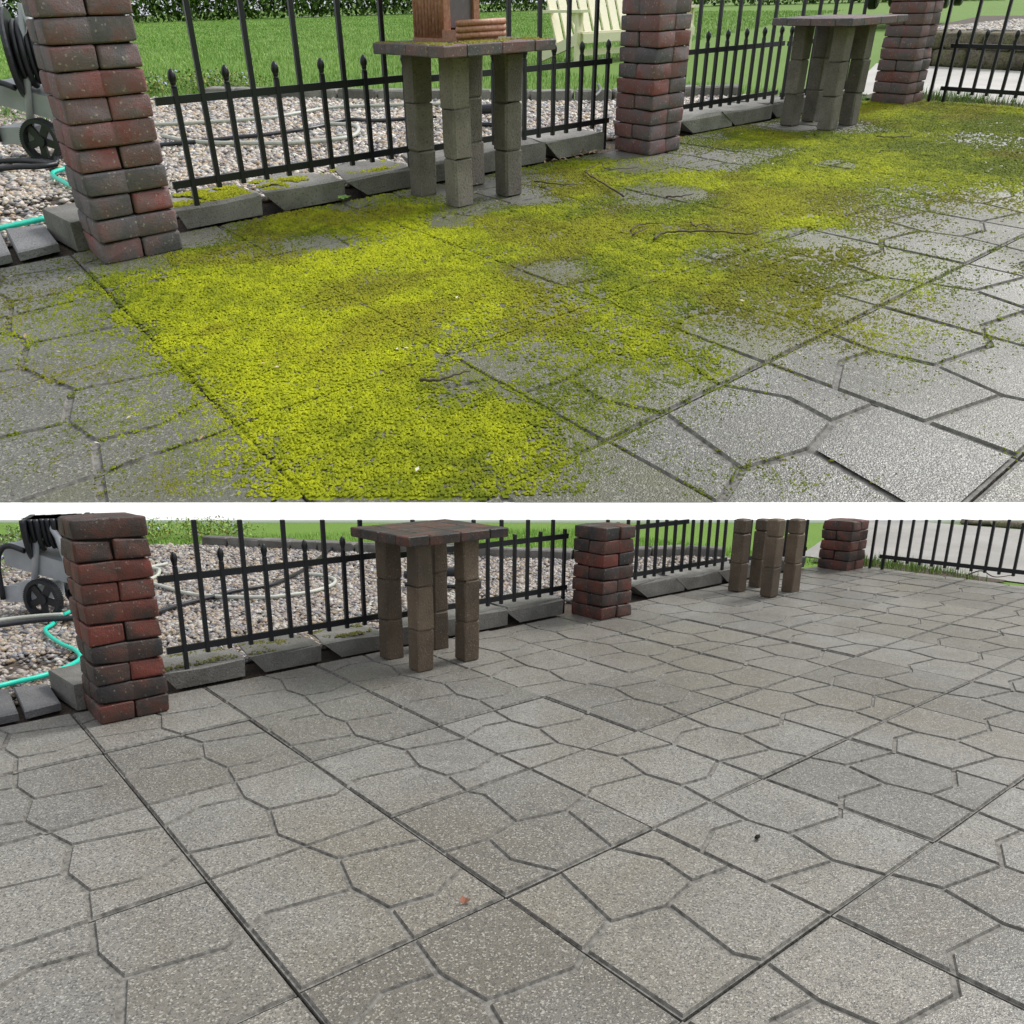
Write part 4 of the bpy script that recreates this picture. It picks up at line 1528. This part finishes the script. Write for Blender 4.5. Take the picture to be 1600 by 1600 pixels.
for x in (0.0, LB):
    bpart('leg', box(x - .06, x + .06, -.02, .03, -.03, .62))
    rail = loft([[(x - .03, -.04, .24), (x + .03, -.04, .24), (x + .03, -.04, .38), (x - .03, -.04, .38)], [(x - .03, .85, -.03), (x + .03, .85, -.03), (x + .03, .85, .12), (x - .03, .85, .12)]])
    bpart('side_rail', rail)
    bpart('armrest', box(x - .09, x + .09, -.12, .75, .62, .655))
    br = loft([[(x - .025, -.02, .62), (x + .025, -.02, .62), (x + .025, .25, .62), (x - .025, .25, .62)], [(x - .025, -.02, .45), (x + .025, -.02, .45), (x + .025, .04, .45), (x - .025, .04, .45)]])
    bpart('arm_bracket', br)
for i in range(5):
    y = -.08 + i * .115
    z = .385 - i * .035
    bpart('seat_slat', box(0.0, LB, y, y + .10, z - .025, z))
bpart('front_board', box(0.0, LB, -.105, -.082, .25, .36))
bpart('stretcher', box(0.06, LB - .06, .0, .03, .08, .16))
for i in range(12):
    x = .1 + i * (LB - .2) / 11
    v = np.array([(x - .07, .48, .20), (x + .07, .48, .20), (x + .07, .51, .20), (x - .07, .51, .20), (x - .085, .82, 1.05), (x + .085, .82, 1.05), (x + .085, .85, 1.05), (x - .085, .85, 1.05)])
    bpart('back_slat', (v, box(0, 1, 0, 1, 0, 1)[1]))

# ---------------------------------------------------------------- black tool on the gravel
for F, (u, v) in ((TOP, (5.45, -4.05)), (LOW, (5.2, -4.05))):
    k = 'clean' if F is LOW else 'mossy'
    c0 = P(u, v)
    rt = empty(F, 'power_tool', c0)
    tag(rt, 'black pistol grip pressure washer gun with yellow clip on the gravel, %s patio' % k, 'tool')
    A = -math.pi / 4
    vv, f = tube(smooth_path([(-.5, 0, .10), (-.25, 0, .12), (-.05, 0, .125), (.05, 0, .10), (.085, 0, .04), (.09, 0, .0)], 6), np.interp(np.linspace(0, 1, 31), [0, .5, .8, 1], [.03, .038, .045, .035]), 10)
    obj(F, 'grip', rotz(vv, A), f, M('rubber', F), c0, rt, True)
    vv, f = cbox(.06, .05, .035, .006)
    obj(F, 'clip', rotz(vv + np.array([.04, -.045, .0]), A), f, M('yellow', F), c0, rt)
    vv, f = tube([(-.5, 0, .03), (-.1, -.02, .02), (.0, -.02, .02)], .016, 8)
    obj(F, 'lance', rotz(vv, A), f, M('rubber', F), c0, rt, True)

# ---------------------------------------------------------------- stone wall and car beyond the driveway
root = empty(TOP, 'stone_wall', P(16.6, -3))
tag(root, 'low rough stone retaining wall beyond the driveway with mossy stones', 'wall')
for row in range(2):
    v0 = -4.9 + row * .25
    while v0 < 4:
        w = R.uniform(.55, .9)
        uu = 16.75 + (-.09) * (v0 + 3) + row * .05
        v, f = cbox(.3, w * G - .015, .19, .03, .012)
        obj(TOP, 'stone', v, f, M('stone', TOP), P(uu + .2, v0 + w / 2, -.03 + row * .185), root, True, lcoff=(v0, row, 0))
        v0 += w
vv = [P(17.2, 5, .33), P(27.5, 5, .325), P(27.5, -7.4, .325), P(17.45, -4.9, .33)]
o = obj(TOP, 'wall_top_ground', vv, [(0, 1, 2, 3)], M('soil', TOP))
tag(o, 'stony ground on top of the retaining wall', kind='structure')
N = 5000
u, v = rng.uniform(17.3, 23, N), rng.uniform(-4.8, 3, N)
cols = PEB[rng.integers(0, len(PEB), N)] * rng.uniform(.8, 1.2, (N, 1))
o = scatter(TOP, 'gravel', ico_v, ico_f, np.stack([u * G, -v * G, np.full(N, .35)], 1), np.stack([rng.uniform(.02, .05, N), rng.uniform(.02, .04, N), rng.uniform(.01, .02, N)], 1), rng.uniform(0, 6, N), rng.normal(0, .2, N), cols, M('pebble', TOP), True)
tag(o, 'pale gravel on top of the stone retaining wall', 'gravel', kind='stuff')
root = empty(LOW, 'stone_wall', P(18.5, -2.5))
tag(root, 'low rough stone wall at the far edge of the wet driveway', 'wall')
v0 = -3.2
while v0 < 4:
    w = R.uniform(.55, .9)
    v, f = cbox(.3, w * G - .015, max(.05, min(.16, roof(18.9, v0) + .02)), .02, .01)
    obj(LOW, 'stone', v, f, M('stone', LOW), P(18.9, v0 + w / 2, -.03), root, True, lcoff=(v0, 0, 0))
    v0 += w

cz = .36
c0 = P(33.9, -11.4, cz)
car = empty(TOP, 'parked_car', c0)
tag(car, 'dark parked car above the retaining wall at the top edge', 'car')
_d = c0 - TOP.cam
A = math.atan2(_d[1], _d[0]) - .12


def cpart(name, vf, mat, parent=car, smooth=False):
    return obj(TOP, name, rotz(np.array(vf[0], float), A), vf[1], M(mat, TOP), c0, parent, smooth)


side = [(-.75, .28), (-.72, .62), (-.55, .82), (.3, .92), (1.0, 1.38), (2.5, 1.42), (3.2, 1.0), (3.55, .92), (3.6, .35), (3.3, .22), (-.6, .22)]
rings = []
for y, ins in ((-.05, .06), (.05, 0), (1.55, 0), (1.65, .06)):
    cxs, czs = 1.4, .7
    rings.append([(x + (cxs - x) * ins, y, z + (czs - z) * ins) for x, z in side])
cpart('body', loft(rings), 'paint')
glass = [(.5, .96), (1.05, 1.33), (2.45, 1.36), (3.0, 1.0)]
cpart('window', loft([[(x, -.062, z) for x, z in glass], [(x, -.05, z) for x, z in glass]]), 'chrome')
for x in (0.0, 2.7):
    for y in (-.08, 1.5):
        tv, tf = lathe([(.19, 0), (.31, .0), (.34, .03), (.34, .17), (.31, .2), (.19, .2)], 28)
        tv = rotx(tv, math.pi / 2) + np.array([x, y + .2, .34])
        wh = cpart('wheel', (tv, tf), 'rubber', smooth=False)
        sp = []
        for i in range(7):
            vv, f = box(.03, .21, -.02, .03, -.03, .03)
            sp.append((roty(vv, 2 * math.pi * i / 7) + np.array([x, y, .34]), f))
        rv, rf = lathe([(.185, 0), (.215, 0), (.215, .02), (.185, .02)], 28)
        sp.append((rotx(rv, math.pi / 2) + np.array([x, y + .01, .34]), rf))
        cpart('rim', join(*sp), 'alloy', wh)
vv = [P(26, -3, .32), P(75, 8, .32), P(75, -24, .32), P(26, -6.9, .32)]
o = obj(TOP, 'upper_lawn', vv, [(0, 1, 2, 3)], M('lawn', TOP))
tag(o, 'raised grass where the car is parked', kind='structure')

# ---------------------------------------------------------------- twigs, leaves and bits
TW = [([(3.69, -0.43), (3.92, -0.91), (4.07, -1.22), (4.22, -1.38), (4.51, -1.47)], .007, 'long bent bare twig near the middle pillar'),
      ([(4.51, -1.47), (4.35, -1.25), (4.6, -1.1)], .005, 'thin hooked twig beside the long bent twig'),
      ([(2.97, .51), (3.1, .46), (3.22, .51), (3.4, .68), (3.49, .85), (3.63, .86)], .007, 'long dark twig lying across the moss in the centre'),
      ([(3.48, .4), (3.41, .49), (3.5, .5), (3.41, .66)], .005, 'small forked twig touching the long dark twig'),
      ([(3.02, .26), (3.17, .21), (3.31, .29)], .005, 'short curved twig left of the long dark twig'),
      ([(2.95, .34), (3.15, .3)], .005, 'tiny straight twig left of the long dark twig'),
      ([(3.9, -.18), (3.98, -.12), (4.13, -.09)], .007, 'short thick twig below the bare oval patch'),
      ([(.72, 1.19), (.77, 1.24), (.85, 1.25), (.93, 1.26)], .006, 'dark twig on thick moss in the foreground'),
      ([(7.59, -.4), (7.6, -.26), (7.85, -.11)], .006, 'small twig in front of the far table'),
      ([(3.55, -1.35), (3.62, -1.1), (3.72, -.98)], .005, 'pale twig beside the table legs')]
for pts, r, lab in TW:
    path = smooth_path([P(a, b, .012 + r) for a, b in pts], 6)
    path[:, 2] += np.abs(np.sin(np.arange(len(path)) * .9)) * .004
    c0 = path[0].copy()
    c0[2] = 0
    v, f = tube(path - c0, np.linspace(r * .7, r * .3, len(path)), 7)
    o = obj(TOP, 'twig', v, f, M('bark', TOP), c0, smooth=True)
    tag(o, lab, 'twig', 'twigs on the mossy patio')
c0 = P(2.32, 2.42)
v = ico_v * np.array([.011, .009, .008]) + rng.normal(0, .0012, (12, 3)) + np.array([0, 0, .008])
o = obj(LOW, 'pebble', v, ico_f, M('core', LOW), c0)
tag(o, 'single small dark pebble on a clean paver', 'pebble')
c0 = P(.81, 1.94)
lv = np.array([(0, 0, .004), (.012, .006, .014), (.024, .002, .008), (.014, -.012, .018), (.004, .014, .02), (-.01, .008, .012)])
lv = np.vstack([lv, lv + np.array([0, 0, .0008])])
o = obj(LOW, 'dead_leaf', lv, [(0, 1, 4), (0, 4, 5), (0, 3, 1), (1, 3, 2), (10, 7, 6), (11, 10, 6), (7, 9, 6), (8, 9, 7)], M('petal', LOW), c0, col=np.tile((.30, .13, .08), (12, 1)))
tag(o, 'small curled reddish dead leaf beside a dark joint', 'leaf')
tw = smooth_path([P(11.2, -.1, .01), P(11.3, .05, .05), P(11.25, .25, .02), P(11.5, .4, .03)], 6)
v, f = tube(tw - P(11.2, -.1), np.linspace(.006, .003, len(tw)), 6)
o = obj(LOW, 'twig', v, f, M('bark', LOW), P(11.2, -.1), smooth=True)
tag(o, 'dark broken twig on the far edge of the clean patio', 'twig')
# small weed at the foot of the edging blocks
c0 = P(2.02, -1.96)
wd = empty(TOP, 'weed', c0)
tag(wd, 'small leafy green weed growing before the second edging block, mossy patio', 'weed')
for i in range(7):
    a = i * .9
    L_ = R.uniform(.03, .05)
    v = np.array([(0, 0, .01), (.012, L_ * .5, .03), (0, L_, .028), (-.012, L_ * .5, .03), (0, 0, .0085), (.012, L_ * .5, .0285), (0, L_, .0265), (-.012, L_ * .5, .0285)])
    obj(TOP, 'leaf', rotz(v, a), [(0, 1, 2, 3), (7, 6, 5, 4), (0, 4, 5, 1), (1, 5, 6, 2), (2, 6, 7, 3), (3, 7, 4, 0)], M('leafy', TOP), c0, wd, col=np.tile((.22, .36, .10), (8, 1)))
# daffodil behind the hose cart
c0 = P(.94, -8.0)
df = empty(TOP, 'daffodil', c0)
tag(df, 'yellow daffodil at the top left corner behind the hose cart', 'flower')
zt = .735
v, f = tube(smooth_path([(0, 0, 0), (.02, 0, .4), (.0, 0, zt)], 5), .008, 6)
obj(TOP, 'stem', v, f, M('leafy', TOP), c0, df, True, col=np.tile((.16, .30, .06), (len(v), 1)))
for i in range(6):
    v, f = cbox(.03, .05, .004, .002)
    v = rotx(v + np.array([0, .035, 0]), .25)
    v = roty(v, 0)
    v = np.stack([v[:, 0], -v[:, 2], v[:, 1]], 1)
    v = roty(v, i * math.pi / 3)
    obj(TOP, 'petal', rotz(v, .5) + np.array([0, 0, zt]), f, M('petal', TOP), c0, df, col=np.tile((.80, .62, .05), (len(v), 1)))
v, f = lathe([(.006, 0), (.016, .004), (.02, .03), (.017, .031), (.012, .006)], 12)
v = np.stack([v[:, 0], -v[:, 2], v[:, 1]], 1)
obj(TOP, 'trumpet', rotz(v, .5) + np.array([0, 0, zt]), f, M('petal', TOP), c0, df, True, col=np.tile((.80, .45, .03), (len(v), 1)))
# fallen petals and bits
N = 170
u, v = rng.uniform(-.8, 10.8, N), rng.uniform(-1.9, 2.4, N)
u[:60], v[:60] = rng.uniform(4.2, 5.2, 60), rng.uniform(-2.05, -1.9, 60)
k = inside(TOP, np.stack([u * G, -v * G], -1)) > .05
u, v = u[k], v[k]
n = len(u)
cols = np.array([(.62, .52, .38), (.55, .35, .2), (.75, .7, .6)])[rng.integers(0, 3, n)]
s = rng.uniform(.005, .011, n)
s[:50] *= 1.9
cols[:50] = np.array((.50, .33, .20)) * rng.uniform(.7, 1.3, (50, 1))
o = scatter(TOP, 'litter', lf_v, lf_f, np.stack([u * G, -v * G, np.full(n, .016)], 1), np.stack([s, s * 1.6, s], 1), rng.uniform(0, 6, n), rng.normal(0, .4, n), cols, M('petal', TOP))
tag(o, 'scattered pale petals and dry bits on the mossy patio', 'litter', kind='stuff')

for o in bpy.data.objects:
    if '_w' in o:
        del o['_w']
